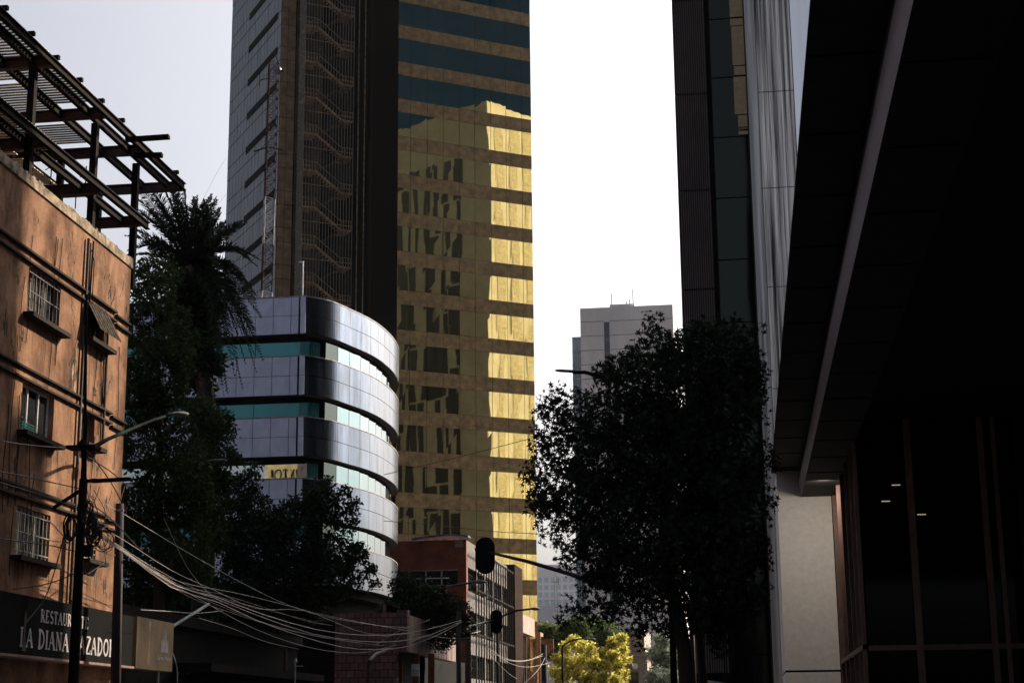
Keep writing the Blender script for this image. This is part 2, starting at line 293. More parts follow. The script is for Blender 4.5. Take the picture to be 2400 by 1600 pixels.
# ================================================================ lettering
def arc(cx,cy,rx,ry,a0,a1,n=12): return [(cx+rx*math.cos(R(a0+(a1-a0)*i/n)),cy+ry*math.sin(R(a0+(a1-a0)*i/n))) for i in range(n+1)]
TK,TN=.13,.055
GL={'L':[('s',.15,0,.15,1,TK),('s',.0,.0,.55,0,TN),('s',0,1,.3,1,TN),('s',.55,0,.55,.2,TN)],
'A':[('s',.02,0,.3,1,TN),('s',.3,1,.6,0,TK),('s',.12,.36,.48,.36,TN),('s',-.06,0,.12,0,TN),('s',.48,0,.72,0,TN)],
'D':[('s',.13,0,.13,1,TK),('p',[(.0,1)]+[(.2,1)]+arc(.2,.5,.42,.5,90,-90)+[(0,0)],.09)],
'I':[('s',.13,0,.13,1,TK),('s',0,0,.26,0,TN),('s',0,1,.26,1,TN)],
'N':[('s',.1,0,.1,1,TN),('s',.1,1,.58,0,TK),('s',.58,0,.58,1,TN),('s',0,0,.22,0,TN),('s',-.03,1,.16,1,TN),('s',.46,1,.7,1,TN)],
'C':[('p',arc(.36,.5,.3,.5,50,310,16),.09),('s',.56,.75,.56,1,TN)],
'Z':[('s',.05,1,.55,1,TN),('s',.55,1,.05,0,TK),('s',.05,0,.58,0,TN),('s',.05,.8,.05,1,TN),('s',.58,0,.58,.22,TN)],
'O':[('p',arc(.36,.5,.3,.48,0,360,20),.09)],
'R':[('s',.13,0,.13,1,TK),('p',[(0,1),(.25,1)]+arc(.25,.75,.24,.25,90,-90)+[(.15,.5)],.07),('s',.3,.5,.6,0,TK),('s',0,0,.26,0,TN),('s',.55,0,.72,0,TN)],
'E':[('s',.13,0,.13,1,TK),('s',0,1,.5,1,TN),('s',0,0,.52,0,TN),('s',.13,.52,.4,.52,TN),('s',.5,.82,.5,1,TN),('s',.52,0,.52,.2,TN)],
'S':[('p',arc(.28,.74,.2,.24,40,230,9)+arc(.28,.26,.22,.26,60,-140,9),.09)],
'T':[('s',.3,0,.3,1,TK),('s',0,1,.6,1,TN),('s',0,.8,0,1,TN),('s',.6,.8,.6,1,TN),('s',.18,0,.42,0,TN)],
'U':[('s',.12,.3,.12,1,TK),('p',[(.12,.3)]+arc(.35,.28,.23,.28,180,360,8)+[(.58,1)],.06),('s',0,1,.26,1,TN),('s',.48,1,.68,1,TN)],
'B':[('s',.13,0,.13,1,TK),('p',[(0,1),(.25,1)]+arc(.25,.76,.22,.24,90,-90)+[(.15,.52)],.08),('p',[(.15,.5),(.27,.5)]+arc(.27,.25,.25,.25,90,-90)+[(0,0)],.08)],
'!':[('s',.13,.3,.13,1,TK),('s',.13,0,.13,.12,TK)],' ':[]}
WID={'I':.42,'L':.72,'C':.8,'O':.84,'!':.4,' ':.5,'D':.82,'N':.85,'A':.8,'S':.66,'E':.72,'T':.76,'Z':.75}
def write(mb,text,pos,width,h,thick=1):
    """pos(x,y)->3D ; text fits into width"""
    tot=sum(WID.get(c,.8) for c in text); sx=width/tot; x=0
    for ch in text:
        for st in GL[ch]:
            segs=[((st[1],st[2]),(st[3],st[4]))] if st[0]=='s' else list(zip(st[1][:-1],st[1][1:])); tk=st[-1]*thick
            for (p,q) in segs:
                d=np.array([(q[0]-p[0])*sx,(q[1]-p[1])*h]); l=np.hypot(*d)+1e-9; d/=l; nn=np.array([-d[1],d[0]])*tk*sx/2*1.15
                P=np.array([(x+p[0])*sx,p[1]*h])-d*tk*.02; Q=np.array([(x+q[0])*sx,q[1]*h])
                mb.quad(pos(*(P-nn)),pos(*(Q-nn)),pos(*(Q+nn)),pos(*(P+nn)))
        x+=WID.get(ch,.8)
# ================================================================ restaurant sign
a0,_=fu(0,1450); a0-=3; a1,_=fu(268,1500); zt=fu(130,1417)[1]; zb=fu(130,1547)[1]
sg=thing('restaurant_sign','long black fascia sign with pale serif restaurant lettering','sign',fp(a0,zb,.4))
m=MB(); fbox(m,a0,a1+.1,zb,zt,.1,.55); obj('board',m,mat('black_board',(.006,.006,.007),.9,var=.2,spec=.05),sg)
m=MB(); fbox(m,a0,a1+.15,zb-.07,zb-.005,.08,.62); obj('trim',m,mat('sign_trim',(.25,.15,.13),.6),sg)
LET=mat('letter_grey',(.50,.47,.5),.6,var=.15)
def fs(x,y): p=on(x,y,A+nF*.556,gF); return (p-A)@gF,p[2]
m=MB()
for (tx,xa_,xb_,ta,ba_) in (('RESTAURANTE',94,208,1437,1464),('LA DIANA CAZADORA',48,284,1484,1524)):
    ua,_z=fs(xa_,1480); ub,_z=fs(xb_,1480); zt1=fs(150,ta)[1]; zb1=fs(150,ba_)[1]
    write(m,tx,lambda x,y:fp(ua+x,zb1+y,.556),ub-ua,zt1-zb1,1.25)
obj('lettering',m,LET,sg)
# small statue emblem at the left end of the board
m=MB(); ue=fu(8,1500)[0]; m.poly([fp(ue-.12,zb+.1,.557),fp(ue+.16,zb+.1,.557),fp(ue+.05,zb+.5,.557),fp(ue+.1,zb+.95,.557),fp(ue+.02,zb+1.2,.557),fp(ue-.06,zb+.95,.557),fp(ue-.04,zb+.5,.557)])
obj('figure_emblem',m,mat('emblem_brown',(.12,.07,.05),.7),sg)
b0=fu(284,1500)[0]; b1=fu(372,1500)[0]; zt2=fu(330,1452)[1]; zb2=fu(330,1570)[1]
bn=thing('beer_banner','tan sign panel with pale crown emblem beside the black restaurant board','sign',fp(b0,zb2,.3))
m=MB(); fbox(m,b0,b1,zb2,zt2,.1,.5); obj('panel',m,mat('tan_panel',(.25,.165,.085),.7,var=.25,nscale=1),bn)
m=MB(); uc=b0+(b1-b0)*.76; zc=zb2+(zt2-zb2)*.5
for dx,hgt in ((-.12,.55),(0,.62),(.12,.55)): m.poly([fp(uc+dx-.05,zc,.506),fp(uc+dx+.05,zc,.506),fp(uc+dx,zc+hgt,.506)])
for dx in (-.3,-.15,0,.15,.3):
    m.poly([fp(uc+dx-.07,zc-.2,.506),fp(uc+dx+.07,zc-.2,.506),fp(uc+dx+.03,zc+.2,.506),fp(uc+dx-.05,zc+.16,.506)])
obj('crown_emblem',m,LET,bn)
def txt(name,s,P,gdir,size,matl,parent,sx=1,align='CENTER'):
    c=bpy.data.curves.new(name,'FONT'); c.body=s; c.size=size; c.align_x=align; t=bpy.data.objects.new('tmp',c); COL.objects.link(t)
    dg=bpy.context.evaluated_depsgraph_get(); dg.update(); me=bpy.data.meshes.new_from_object(t.evaluated_get(dg)); bpy.data.objects.remove(t)
    mb=MB(); gd=V(*gdir[:2],0); vs=[V(*P)+gd*v.co.x*sx+V(0,0,v.co.y) for v in me.vertices]
    mb.v=[tuple(v) for v in vs]; mb.f=[tuple(p.vertices) for p in me.polygons]; mb.m=[0]*len(mb.f); return obj(name,mb,matl,parent)
txt('lettering','Cerveza Modelo',fp(uc,zc-.45,.507),gF,.2,LET,bn,1.1)
m=MB(); ug=b0+(b1-b0)*.33; m.poly([fp(ug-.2,zb2+.15,.506),fp(ug+.2,zb2+.15,.506),fp(ug+.08,zb2+.6,.506),fp(ug+.05,zb2+1.1,.506),fp(ug+.12,zb2+1.5,.506),fp(ug-.1,zb2+1.5,.506),fp(ug-.04,zb2+1.1,.506),fp(ug-.08,zb2+.6,.506)])
obj('figure_emblem',m,mat('emblem_tan',(.45,.33,.2),.7),bn)
# low dark shop building beyond the restaurant
shop=thing('shop_building','low dark shop front in deep shade behind the tan sign panel','building',(-20.5,50,0))
m=MB(); m.box(-30,-20.3,50.2,74,0,5.2); m.box(-20.29,-18.9,57.5,73.5,3.6,3.9); m.box(-30.2,-20.1,50.1,74.2,5.2,5.6); obj('wall',m,DARK,shop)
m=MB()
for k in range(5): m.box(-20.28,-20.2,52+k*4.2,55+k*4.2,.3,3.1)
obj('window',m,GLASSD,shop)
# bracket rod beside the banner
m=MB(); p0=at(374,1486,Y=54.5); p1=at(489,1415,Y=57); m.tube([p0,p1],.06,8)
pts=[at(x,y,Y=54.5) for x,y in ((374,1486),(388,1500),(400,1520),(410,1542),(415,1565),(416,1600))]; m.tube(pts,.02,6)
m.tube([p0,p0+V(0,0,-2.9),V(p0[0],p0[1],0)],.05,8)
tag(obj('banner_pole',m,mat('galvanised_tube',(.3,.36,.38),.45,metal=.5),None,base=(p0[0],p0[1],0),smooth=False),'slanted grey pole rising right from the tan sign panel','pole')
m=MB(); q=at(692,1560,Y=62); m.tube([(q[0],q[1],0),(q[0],q[1],q[2]),(q[0]-.03,q[1],q[2]+.2),(q[0],q[1],q[2]+.28),(q[0]+.06,q[1],q[2]+.15)],.03,6); m.tube([(q[0],q[1],q[2]),(q[0]+.3,q[1],q[2])],.02,6)
tag(obj('hook_post',m,mat('grey_metal',(.35,.36,.38),.4,metal=.5),None,base=(q[0],q[1],0)),'thin street post with a small hook at its top under the cables','post')
# ================================================================ steel frame on the roof
ZT=20.2
fr=thing('rooftop_steel_frame','unfinished rust dark steel frame with corrugated roof decks above the terracotta building','steel frame',(-22,44,16))
def ibeam(mb,a,b,h=.34,wd=.2,t=.035):
    a=V(*a);b=V(*b); up=V(0,0,1)
    mb.bar(a+up*(h/2),b+up*(h/2),wd,t); mb.bar(a-up*(h/2),b-up*(h/2),wd,t); mb.bar(a,b,t,h-t)
def level(z,xs,y0,y1,ycr,crx,deckend,dz=.2,dx0=-34):
    for i,x in enumerate(xs):
        mb=MB(); ibeam(mb,(x,y0,z),(x,y1+(.35 if i==0 else 0),z),.22,.15); obj('beam',mb,STEEL,fr)
    for y in ycr:
        mb=MB(); ibeam(mb,(crx[0],y,z-.02),(crx[1],y,z-.02),.3,.2); obj('cross_beam',mb,REDSTEEL,fr)
    for (xa_,xb_,ye_) in deckend:
        mb=MB(); y=y0
        while y<ye_:                   # ribbed metal deck, light shows between the sheets
            mb.box(xa_,xb_,y,y+.13,z+dz,z+dz+.02)
            y+=.2 if random.random()<.95 else .45
        obj('roof_deck',mb,DECK,fr)
level(ZT,[-19,-19.5,-20.4,-21.9,-23.4,-26,-29],28,52.7,(33,37.5,41.6,45.7,49.1,52.9),(-30,-19),((-20.5,-19.05,45.4),(-34,-20.52,48.9)),.24)
level(17.75,[-19,-19.6,-21.6,-23.4,-26,-29],28,49.4,(33,37.5,41.6,45.7,49.1),(-30,-19),((-20.5,-19.05,43),(-34,-20.52,46)),.22)
for (x,y) in ((-19.5,41.6),(-19.5,46.2),(-19.6,50.0),(-21.9,45.5),(-21.9,49.2),(-21.9,52.5),(-26,45.5),(-26,52.5),(-19.5,37)):
    mb=MB(); mb.bar((x,y,15.7),(x,y,ZT-.17),.2,.2); obj('column',mb,STEEL,fr)
for (p0,p1) in (((-19,47.5,19.95),(-17.6,47.6,20.0)),((-19,48.3,19.7),(-18.1,48.4,19.7))):
    mb=MB(); mb.bar(p0,p1,.22,.12); obj('beam_stub',mb,STEEL,fr)
for y in np.arange(38.5,52.5,1.7):
    mb=MB(); mb.box(-19.12,-18.9,y,y+.12,ZT+.18,ZT+.3); obj('clip',mb,STEEL,fr)
for (x,y,zz,hh) in ((-20.6,44.3,17.9,1.0),(-20.6,45.6,17.9,.8),(-19.9,46.6,17.9,.9),(-20.8,48,17.9,.7)):
    mb=MB(); mb.tube([(x,y,zz),(x,y,zz+hh)],.02,5); mb.tube([(x-.2,y,zz+hh*.6),(x+.02,y,zz+hh*.75)],.015,5); obj('rod',mb,STEEL,fr)
# shed structure behind the parapet
m=MB(); m.box(-31,-22.6,30,47,16.2,17.4); tag(obj('roof_wall',m,mat('red_block',(.16,.05,.04),.9,bump=.3),None,base=(-27,38,16)),'dull red block wall on the roof behind the parapet','wall')
# ================================================================ glass tower
PG=V(-32,150,0); gT=V(.831,.556,0); nT=V(gT[1],-gT[0],0)      # nT outward to the street
lT=V(-.564,.826,0)
tw=thing('gold_glass_tower','tall office tower with gold mirror windows in brown bands, grey left side','tower',(-35,155,0))
GLASSG=glassmat('gold_mirror_glass',(.57,.52,.29),metal=1,rough=.015,wave=.24,wscale=.5,zs=.2,dist=.03)
SPAN=mat('brown_spandrel',(.20,.13,.05),.45,var=.35,nscale=1.5,spec=.5)
MULL=mat('mullion_dark',(.02,.016,.012),.6)
cuts=[]
for px_ in (935,963.7,1002,1038.7,1075.6,1111,1147.8,1183,1219,1241.5):
    p_=on(px_,8,PG,gT); cuts.append(float((p_-PG)@gT))
cuts[0]=0; WT=cuts[-1]
ztop=72.5; per=3.915; gh=2.47
def tp(u,z,o=0): return PG+gT*u+nT*o+V(0,0,z)
sp=MB(); sp.obox(PG,gT,0,WT,0.02,10,0,86); obj('wall',sp,MULL,tw)
k=-3
z=ztop+3*per; zi=[]
while z>4:
    zi.append(z); bands=MB()
    for i in range(len(cuts)-1): bands.obox(PG,gT,cuts[i]+.025,cuts[i+1]-.025,-.04,.02,z-per+.03,z-gh-.03)
    z-=per; obj('spandrel',bands,SPAN,tw)
for zt_ in zi:
    m=MB()
    for i in range(len(cuts)-1):
        a,b=cuts[i]+.02,cuts[i+1]-.02; e=[rng.uniform(-.003,.003) for _ in range(4)]
        m.quad(tp(a,zt_-gh,.02+e[0]),tp(b,zt_-gh,.02+e[1]),tp(b,zt_,.02+e[2]),tp(a,zt_,.02+e[3]))
    obj('window',m,GLASSG,tw)
# left block
S8=8.3; GB=PG+lT*S8
def solve(px,P,g): p=on(px,60,P,g); return (p-P)@g
C1u=solve(660,GB,gT)          # negative: to the left
C1=GB+gT*C1u
QW=solve(544.4,C1,lT)
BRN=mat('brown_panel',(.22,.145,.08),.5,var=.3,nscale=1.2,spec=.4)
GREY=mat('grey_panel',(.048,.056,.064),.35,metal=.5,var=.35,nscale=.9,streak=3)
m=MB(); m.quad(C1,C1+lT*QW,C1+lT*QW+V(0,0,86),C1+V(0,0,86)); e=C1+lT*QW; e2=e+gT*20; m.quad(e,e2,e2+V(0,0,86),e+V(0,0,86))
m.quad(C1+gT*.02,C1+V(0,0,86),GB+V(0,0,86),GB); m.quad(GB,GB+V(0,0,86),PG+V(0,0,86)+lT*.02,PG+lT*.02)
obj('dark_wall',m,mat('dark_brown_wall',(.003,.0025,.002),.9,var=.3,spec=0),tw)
def zat(px,y,P,g): return on(px,y,P,g)[2]
z26=zat(665,26,C1,gT); z57=zat(665,57.4,C1,gT); z108=zat(665,108.4,C1,gT)
fl=z26-z108; zA=[]; z=z26+fl*4
while z>3: zA+= [z,z-(z26-z57)]; z-=fl
zA=sorted(zA,reverse=True); NP=16
wds=np.linspace(0,QW,NP+1)
m=MB(); slot=MB()
s0,s1=QW*.36*1.15,QW*.05
for j in range(len(zA)-1):
    for i in range(NP):
        a,b=wds[i]+.03,wds[i+1]-.03
        q=[C1+lT*u+V(0,0,zz) for u,zz in ((a,zA[j+1]+.04),(b,zA[j+1]+.04),(b,zA[j]-.04),(a,zA[j]-.04))]
        no=np.array([-lT[1],lT[0],0])*-1; no=-V(lT[1],-lT[0],0) if (V(lT[1],-lT[0],0)@(EYE-C1))<0 else V(lT[1],-lT[0],0)
        e=rng.uniform(.02,.05,4); m.quad(*[p+no*ee for p,ee in zip(q,e)])
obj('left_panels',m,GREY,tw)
zs1=zat(659,117,C1,lT); z=zs1+fl*4
while z>20:
    m=MB(); q=[C1+lT*u for u in (QW*.06,QW*.62)]
    m.quad(q[0]+no*.07+V(0,0,z),q[1]+no*.07+V(0,0,z),q[1]+no*.07+V(0,0,z+.8),q[0]+no*.07+V(0,0,z+.8)); m.hexa([q[0]+V(0,0,z),q[1]+V(0,0,z),q[1]+no*.07+V(0,0,z),q[0]+no*.07+V(0,0,z),q[0]+V(0,0,z+.01),q[1]+V(0,0,z+.01),q[1]+no*.07+V(0,0,z+.01),q[0]+no*.07+V(0,0,z+.01)])
    obj('slot_window',m,BLACK,tw); z-=fl
# brown corner strip
us_=[0,solve(676,GB,gT)-C1u,solve(694,GB,gT)-C1u]
m=MB()
for j in range(len(zA)-1):
    for i in range(2): m.obox(C1,gT,us_[i]+.02+(0 if i else 0.0),us_[i+1]-.03,-.06,0,zA[j+1]+.03,zA[j]-.03)
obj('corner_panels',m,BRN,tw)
# back wall inside the cage, its shade put into the darker brown
m=MB(); ub0,ub1=us_[2]+.1,solve(840,GB,gT)-C1u
for j in range(0,len(zA)-1):
    m.obox(C1,gT,ub0,ub0+(ub1-ub0)*.42,-.05,0,zA[j+1]+.03,zA[j]-.03)
obj('stairwell_panels',m,mat('shaded_brown_panel',(.055,.036,.02),.6,var=.4,nscale=.6,spec=.2),tw)
# fire escape cage
fe=thing('fire_escape','rust brown caged zigzag fire escape on the dark side of the gold tower','fire escape',C1+gT*3)
off=2.1; CP=C1+nT*off; cu0=solve(717,CP,gT); cu1=solve(831,CP,gT); cu2=solve(864,CP,gT)
RUSTD=mat('shaded_rusty_rail',(.05,.032,.02),.8,var=.4,spec=.05)  # rear flights: shade put into a darker copy of the rust
RUST=mat('rusty_rail',(.34,.22,.12),.6,var=.4)
def cp(u,z,o=0): return CP+gT*u+nT*o+V(0,0,z)
ZB=20; ZTT=86
m=MB()
for u in np.linspace(cu0,cu1,18): m.bar(cp(u,ZB),cp(u,ZTT),.05)
for d in np.linspace(.2,off,9): m.bar(cp(cu0,ZB,-d),cp(cu0,ZTT,-d),.04)
obj('cage_bars',m,mat('cage_bar',(.2,.18,.16),.5,metal=.3),fe)
m=MB()
for u in (cu1+.9,cu1+1.6,cu1+2.4): m.bar(cp(u,ZB,-1),cp(u,ZTT,-1),.1)
obj('corner_posts',m,RUST,fe)
zL=zat(720,0+59.5,CP,gT)   # a left landing level
z=zL+fl*5; cw_=cu1-cu0
while z>ZB:
    L=MB(); L.hexa([cp(cu0+.1,z-.08),cp(cu0+cw_*.27,z-.08),cp(cu0+cw_*.27,z-.08,-off+.2),cp(cu0+.1,z-.08,-off+.2),cp(cu0+.1,z+.08),cp(cu0+cw_*.27,z+.08),cp(cu0+cw_*.27,z+.08,-off+.2),cp(cu0+.1,z+.08,-off+.2)])
    obj('landing',L,RUST,fe); L=MB(); zr_=z-fl/2; L.hexa([cp(cu0+cw_*.78,zr_-.08),cp(cu1-.1,zr_-.08),cp(cu1-.1,zr_-.08,-off+.2),cp(cu0+cw_*.78,zr_-.08,-off+.2),cp(cu0+cw_*.78,zr_+.08),cp(cu1-.1,zr_+.08),cp(cu1-.1,zr_+.08,-off+.2),cp(cu0+cw_*.78,zr_+.08,-off+.2)])
    obj('landing',L,RUST,fe)
    ua,ub=cu0+cw_*.27,cu0+cw_*.78
    f1=MB(); f1.bar(cp(ua,z,-.12),cp(ub,zr_,-.12),.06,.24); f1.bar(cp(ua,z+.95,-.12),cp(ub,zr_+.95,-.12),.05)
    for k in range(9):
        t=(k+.5)/9; zz=z+(zr_-z)*t; uu=ua+(ub-ua)*t; f1.bar(cp(uu,zz,-.12),cp(uu,zz,-.95),.26,.04)
    obj('stair_flight',f1,RUST,fe)
    f2=MB(); f2.bar(cp(ub,zr_,-1.1),cp(ua,z-fl,-1.1),.06,.24)
    for k in range(9):
        t=(k+.5)/9; zz=zr_+(z-fl-zr_)*t; uu=ub+(ua-ub)*t; f2.bar(cp(uu,zz,-1.15),cp(uu,zz,-1.9),.26,.04)
    obj('stair_flight',f2,RUSTD,fe)
    h=MB()
    h.bar(cp(cu0,z-fl*.38),cp(cu1,z-fl*.38),.06)
    for dz in (.5,1.0): h.bar(cp(cu0,z+dz,-.1),cp(cu0+cw_*.27,z+dz,-.1),.04); h.bar(cp(cu0+cw_*.78,zr_+dz,-.1),cp(cu1,zr_+dz,-.1),.04); h.bar(cp(cu0,z+dz-.2),cp(cu0,z+dz+1.0,-off),.04)
    for k in range(5): uu=cu0+cw_*(.8+.19*k/4); h.bar(cp(uu,zr_,-.15),cp(uu,zr_+1,-.15),.04); uu=cu0+cw_*(.02+.24*k/4); h.bar(cp(uu,z,-.15),cp(uu,z+1,-.15),.04)
    obj('railing',h,RUST,fe); z-=fl
# ================================================================ building that the gold glass mirrors (stands right of the street, beyond the frame)
def mirror(P): d=(P-PG)@nT; return P-2*d*nT
Vt=EYE+ray(1143,236)*(210/ray(1143,236)[1]); Rc=mirror(Vt); 
# direction of the bright (sun) face and shaded face
cx,cy,ch=Rc
mt=thing('cream_tower','tall cream office block with vertical window strips across the street','tower',(cx,cy,0))
CRM=mat('cream_render',(.50,.46,.36),.8,var=.12,nscale=.4)
gx=V(math.cos(R(10)),math.sin(R(10)),0); gy=V(gx[1],-gx[0],0)
m=MB(); P0=V(cx,cy,0); 
q=[P0,P0+gx*10,P0+gx*10+gy*18,P0+gy*18]; m.prism([x[:2] for x in q],0,ch); obj('wall',m,CRM,mt)
DW=mat('dark_tinted_strip',(.05,.05,.035),.3,var=.3); 
nrm=-gx   # outward of the shaded (street) face
for k in range(6):
    a=5.2+k*2.05; m=MB(); z0_=2.
    while z0_<ch-9:
        hh_=random.choice((3.9,7.8,7.8,11.7)); a2=a+random.uniform(-.5,.5); w2=random.choice((.8,1.2,1.6,2.1)); z1_=min(z0_+hh_-.3,ch-7)
        q0=P0+gy*a2+nrm*.06; q1=P0+gy*(a2+w2)+nrm*.06; m.quad(q0+V(0,0,z0_),q1+V(0,0,z0_),q1+V(0,0,z1_),q0+V(0,0,z1_)); z0_+=hh_
    obj('window_strip',m,DW,mt)
m=MB(); nb=-gy
for k in range(3):
    a=1.6+k*3.1; q0=P0+gx*a+nb*.06; q1=P0+gx*(a+1.5)+nb*.06
    m.quad(q0,q1,q1+V(0,0,ch-2),q0+V(0,0,ch-2))
obj('pilaster_strips',m,mat('khaki_strip',(.42,.37,.24),.8),mt)
bt=thing('blue_reflection_slab','very tall dark blue slab added for the gold windows to mirror','tower',(cx+70,cy-45,0))  # unseen slab added to darken what the upper gold windows mirror
m=MB(); c0=V(cx,cy,0)+V(.83,-.56,0)*60; sd_=V(.56,.83,0); q=[c0-sd_*90,c0+sd_*60,c0+sd_*60+V(.83,-.56,0)*20,c0-sd_*90+V(.83,-.56,0)*20]; m.prism([x[:2] for x in q],0,210); obj('wall',m,mat('dark_blue_slab',(.004,.045,.13),.6,var=.12,nscale=.02,spec=.05),bt)
for i,(x0,x1,y0,y1,h,l) in enumerate(((-60,-22,-75,-30,46,'dark brick block added behind the viewer to cut sky light'),)):  # unseen block added to dim sky fill on the camera-facing walls
    ob=thing('added_dark_block',l,'building',((x0+x1)/2,(y0+y1)/2,0)); m=MB(); m.box(x0,x1,y0,y1,0,h); obj('wall',m,mat('added_block_masonry_%d'%i,(.09,.08,.08),.9,var=.2,nscale=.3),ob)
    for f_ in range(int(h/3.6)):
        m=MB()
        for k in range(int((x1-x0)/3)): m.box(x0+.6+k*3,x0+2.4+k*3,y1,y1+.05,f_*3.6+1,f_*3.6+2.8)
        obj('window',m,GLASSD,ob)  # windows of the added dark block
# ================================================================ curved silver office building
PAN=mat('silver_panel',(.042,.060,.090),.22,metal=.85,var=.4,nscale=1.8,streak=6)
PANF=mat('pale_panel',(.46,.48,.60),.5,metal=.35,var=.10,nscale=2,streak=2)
JOIN=mat('panel_joint',(.02,.02,.025),.8)
CGD=glassmat('dark_reflection_glass',(.006,.014,.012),metal=.9,rough=.05,wave=.05)
CGL=glassmat('green_glass',(.06,.10,.11),metal=.9,rough=.03,wave=.08,wscale=.8)
TEALM=glassmat('mirror_teal_glass',(.55,.55,.5),metal=1,rough=.02,wave=.12,wscale=1.2,dist=.02)
TEAL=glassmat('teal_glass',(.05,.23,.24),metal=.35,rough=.12,wave=.05)
cb_=thing('curved_office_building','silver panelled office building with rounded corner and ribbon windows','building',(-27,96,0))
ctrl=[(-24.55,89.85),(-23.4,91.3),(-22.7,93.6),(-22.1,96),(-21.82,98.7),(-21.85,102.1),(-22.4,105.8),(-23.6,109)]
# smooth resample (Catmull-Rom)
def crom(P,n):
    P=[np.array(p,float) for p in P]; P=[2*P[0]-P[1]]+P+[2*P[-1]-P[-2]]; out=[]
    for i in range(1,len(P)-2):
        for k in range(n):
            t=k/n; a,b,c,d=P[i-1:i+3]; out.append(.5*((2*b)+(-a+c)*t+(2*a-5*b+4*c-d)*t*t+(-a+3*b-3*c+d)*t**3))
    out.append(P[-2]); return out
CUR=crom(ctrl,8)
seg=[0]+list(np.cumsum([np.linalg.norm(CUR[i+1]-CUR[i]) for i in range(len(CUR)-1)])); TOT=seg[-1]
def cpt(s,off=0):
    s=max(0,min(TOT-1e-6,s)); i=max(j for j in range(len(seg)) if seg[j]<=s); i=min(i,len(CUR)-2); t=(s-seg[i])/(seg[i+1]-seg[i]); p=CUR[i]*(1-t)+CUR[i+1]*t
    i0=max(i-1,0); i1=min(i+2,len(CUR)-1); d=CUR[i1]-CUR[i0]; d/=np.linalg.norm(d); n=np.array([d[1],-d[0]]); return p+n*off
bandz=[(26.0,23.8),(22.47,20.2),(18.9,16.65),(15.35,13.1),(11.8,9.45)]
XL,XR=-36.0,-24.98
core=MB(); pts=[(XL,90.5),(-25.0,90.5)]+[tuple(cpt(s,-.55)) for s in np.linspace(.3,TOT,24)]+[(-36,109)]
core.prism(pts,9.0,25.6); core.prism([(p[0]-.8,p[1]+.8) for p in pts],0,9.0); obj('core_wall',core,mat('dark_interior',(.008,.008,.009),.9,spec=.02),cb_)
for bi,(zt_,zb_) in enumerate(bandz):
    m=MB(); m.mi=0; m.box(XL,XR,89.95,90.5,zb_,zt_)   # joint backing
    m.prism([tuple(cpt(s,-.06)) for s in np.linspace(0,TOT,30)]+[tuple(cpt(s,-.5)) for s in np.linspace(TOT,0.0,30)],zb_,zt_)
    m.mi=1; hh=(zt_-zb_)/2; pw=1.06
    for r_ in range(2):
        z0=zb_+r_*hh+.015; z1=zb_+(r_+1)*hh-.015; x=XR
        ws=[.46]+[pw]*9
        for w_ in ws:
            m.box(x-w_+.015,x-.015,89.9,89.949,z0,z1); x-=w_
            if x<XL: break
        m.box(-24.86,-24.56,89.82,90.4,z0,z1)        # narrow return piece beside the groove
        m.mi=2; s=0.02; pws=1.35
        while s<TOT-.2:
            e=min(s+pws,TOT); ss=np.linspace(s+.012,e-.012,7); jt=rng.uniform(-.006,.006)
            for a,b in zip(ss[:-1],ss[1:]):
                p=cpt(a,jt);q=cpt(b,jt); m.quad((p[0],p[1],z0),(q[0],q[1],z0),(q[0],q[1],z1),(p[0],p[1],z1))
            s=e
        m.mi=1
    m.mi=2
    # underside lip
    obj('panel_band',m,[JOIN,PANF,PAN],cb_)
    m=MB(); m.mi=0; m.box(XL,-24.6,89.88,90.5,zt_+.001,zt_+.07); m.prism([tuple(cpt(s,.03)) for s in np.linspace(0,TOT,30)]+[tuple(cpt(s,-.5)) for s in np.linspace(TOT,0.0,30)],zt_+.001,zt_+.05)
    obj('coping',m,mat('coping_%d'%bi,(.25,.22,.22),.5,metal=.4),cb_)
for wi in range(4):
    z1=bandz[wi][1]-.02; z0=bandz[wi+1][0]+.06
    m=MB(); x=-36.2
    for w_ in (2.9,2.9,2.72,2.72): m.quad((x+.02,90.42,z0),(x+w_-.02,90.42,z0),(x+w_-.02,90.42,z1-.35),(x+.02,90.42,z1-.35)); x+=w_
    m.quad((-25.0,90.4,z0),(-24.45,90.42,z0),(-24.45,90.42,z1-.35),(-25.0,90.4,z1-.35))
    obj('flat_window',m,TEALM if wi==2 else TEAL,cb_)
    m=MB(); s=.5; n=0; md=MB()
    while s<TOT-.3:
        e=min(s+1.45,TOT-.1); p=cpt(s+.03,-.45); q=cpt(e-.03,-.45); a=rng.uniform(-.01,.01)
        (md if e<4.7 else m).quad((p[0],p[1],z0),(q[0],q[1],z0),(q[0],q[1],z1-.1),(p[0],p[1],z1-.1)); s=e; n+=1  # first panes get darker glass in place of a dark reflection
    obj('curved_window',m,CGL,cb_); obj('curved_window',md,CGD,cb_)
    if wi<3:
        m=MB()
        for k in range(7):
            p=cpt(.55+k*.12,-.43); q=cpt(.63+k*.12,-.40); m.quad((p[0],p[1],z0),(q[0],q[1],z0),(q[0],q[1],z1-.3),(p[0],p[1],z1-.3))
        obj('curtain',m,mat('teal_curtain_%d'%wi,(.03,.16,.17),.9),cb_)
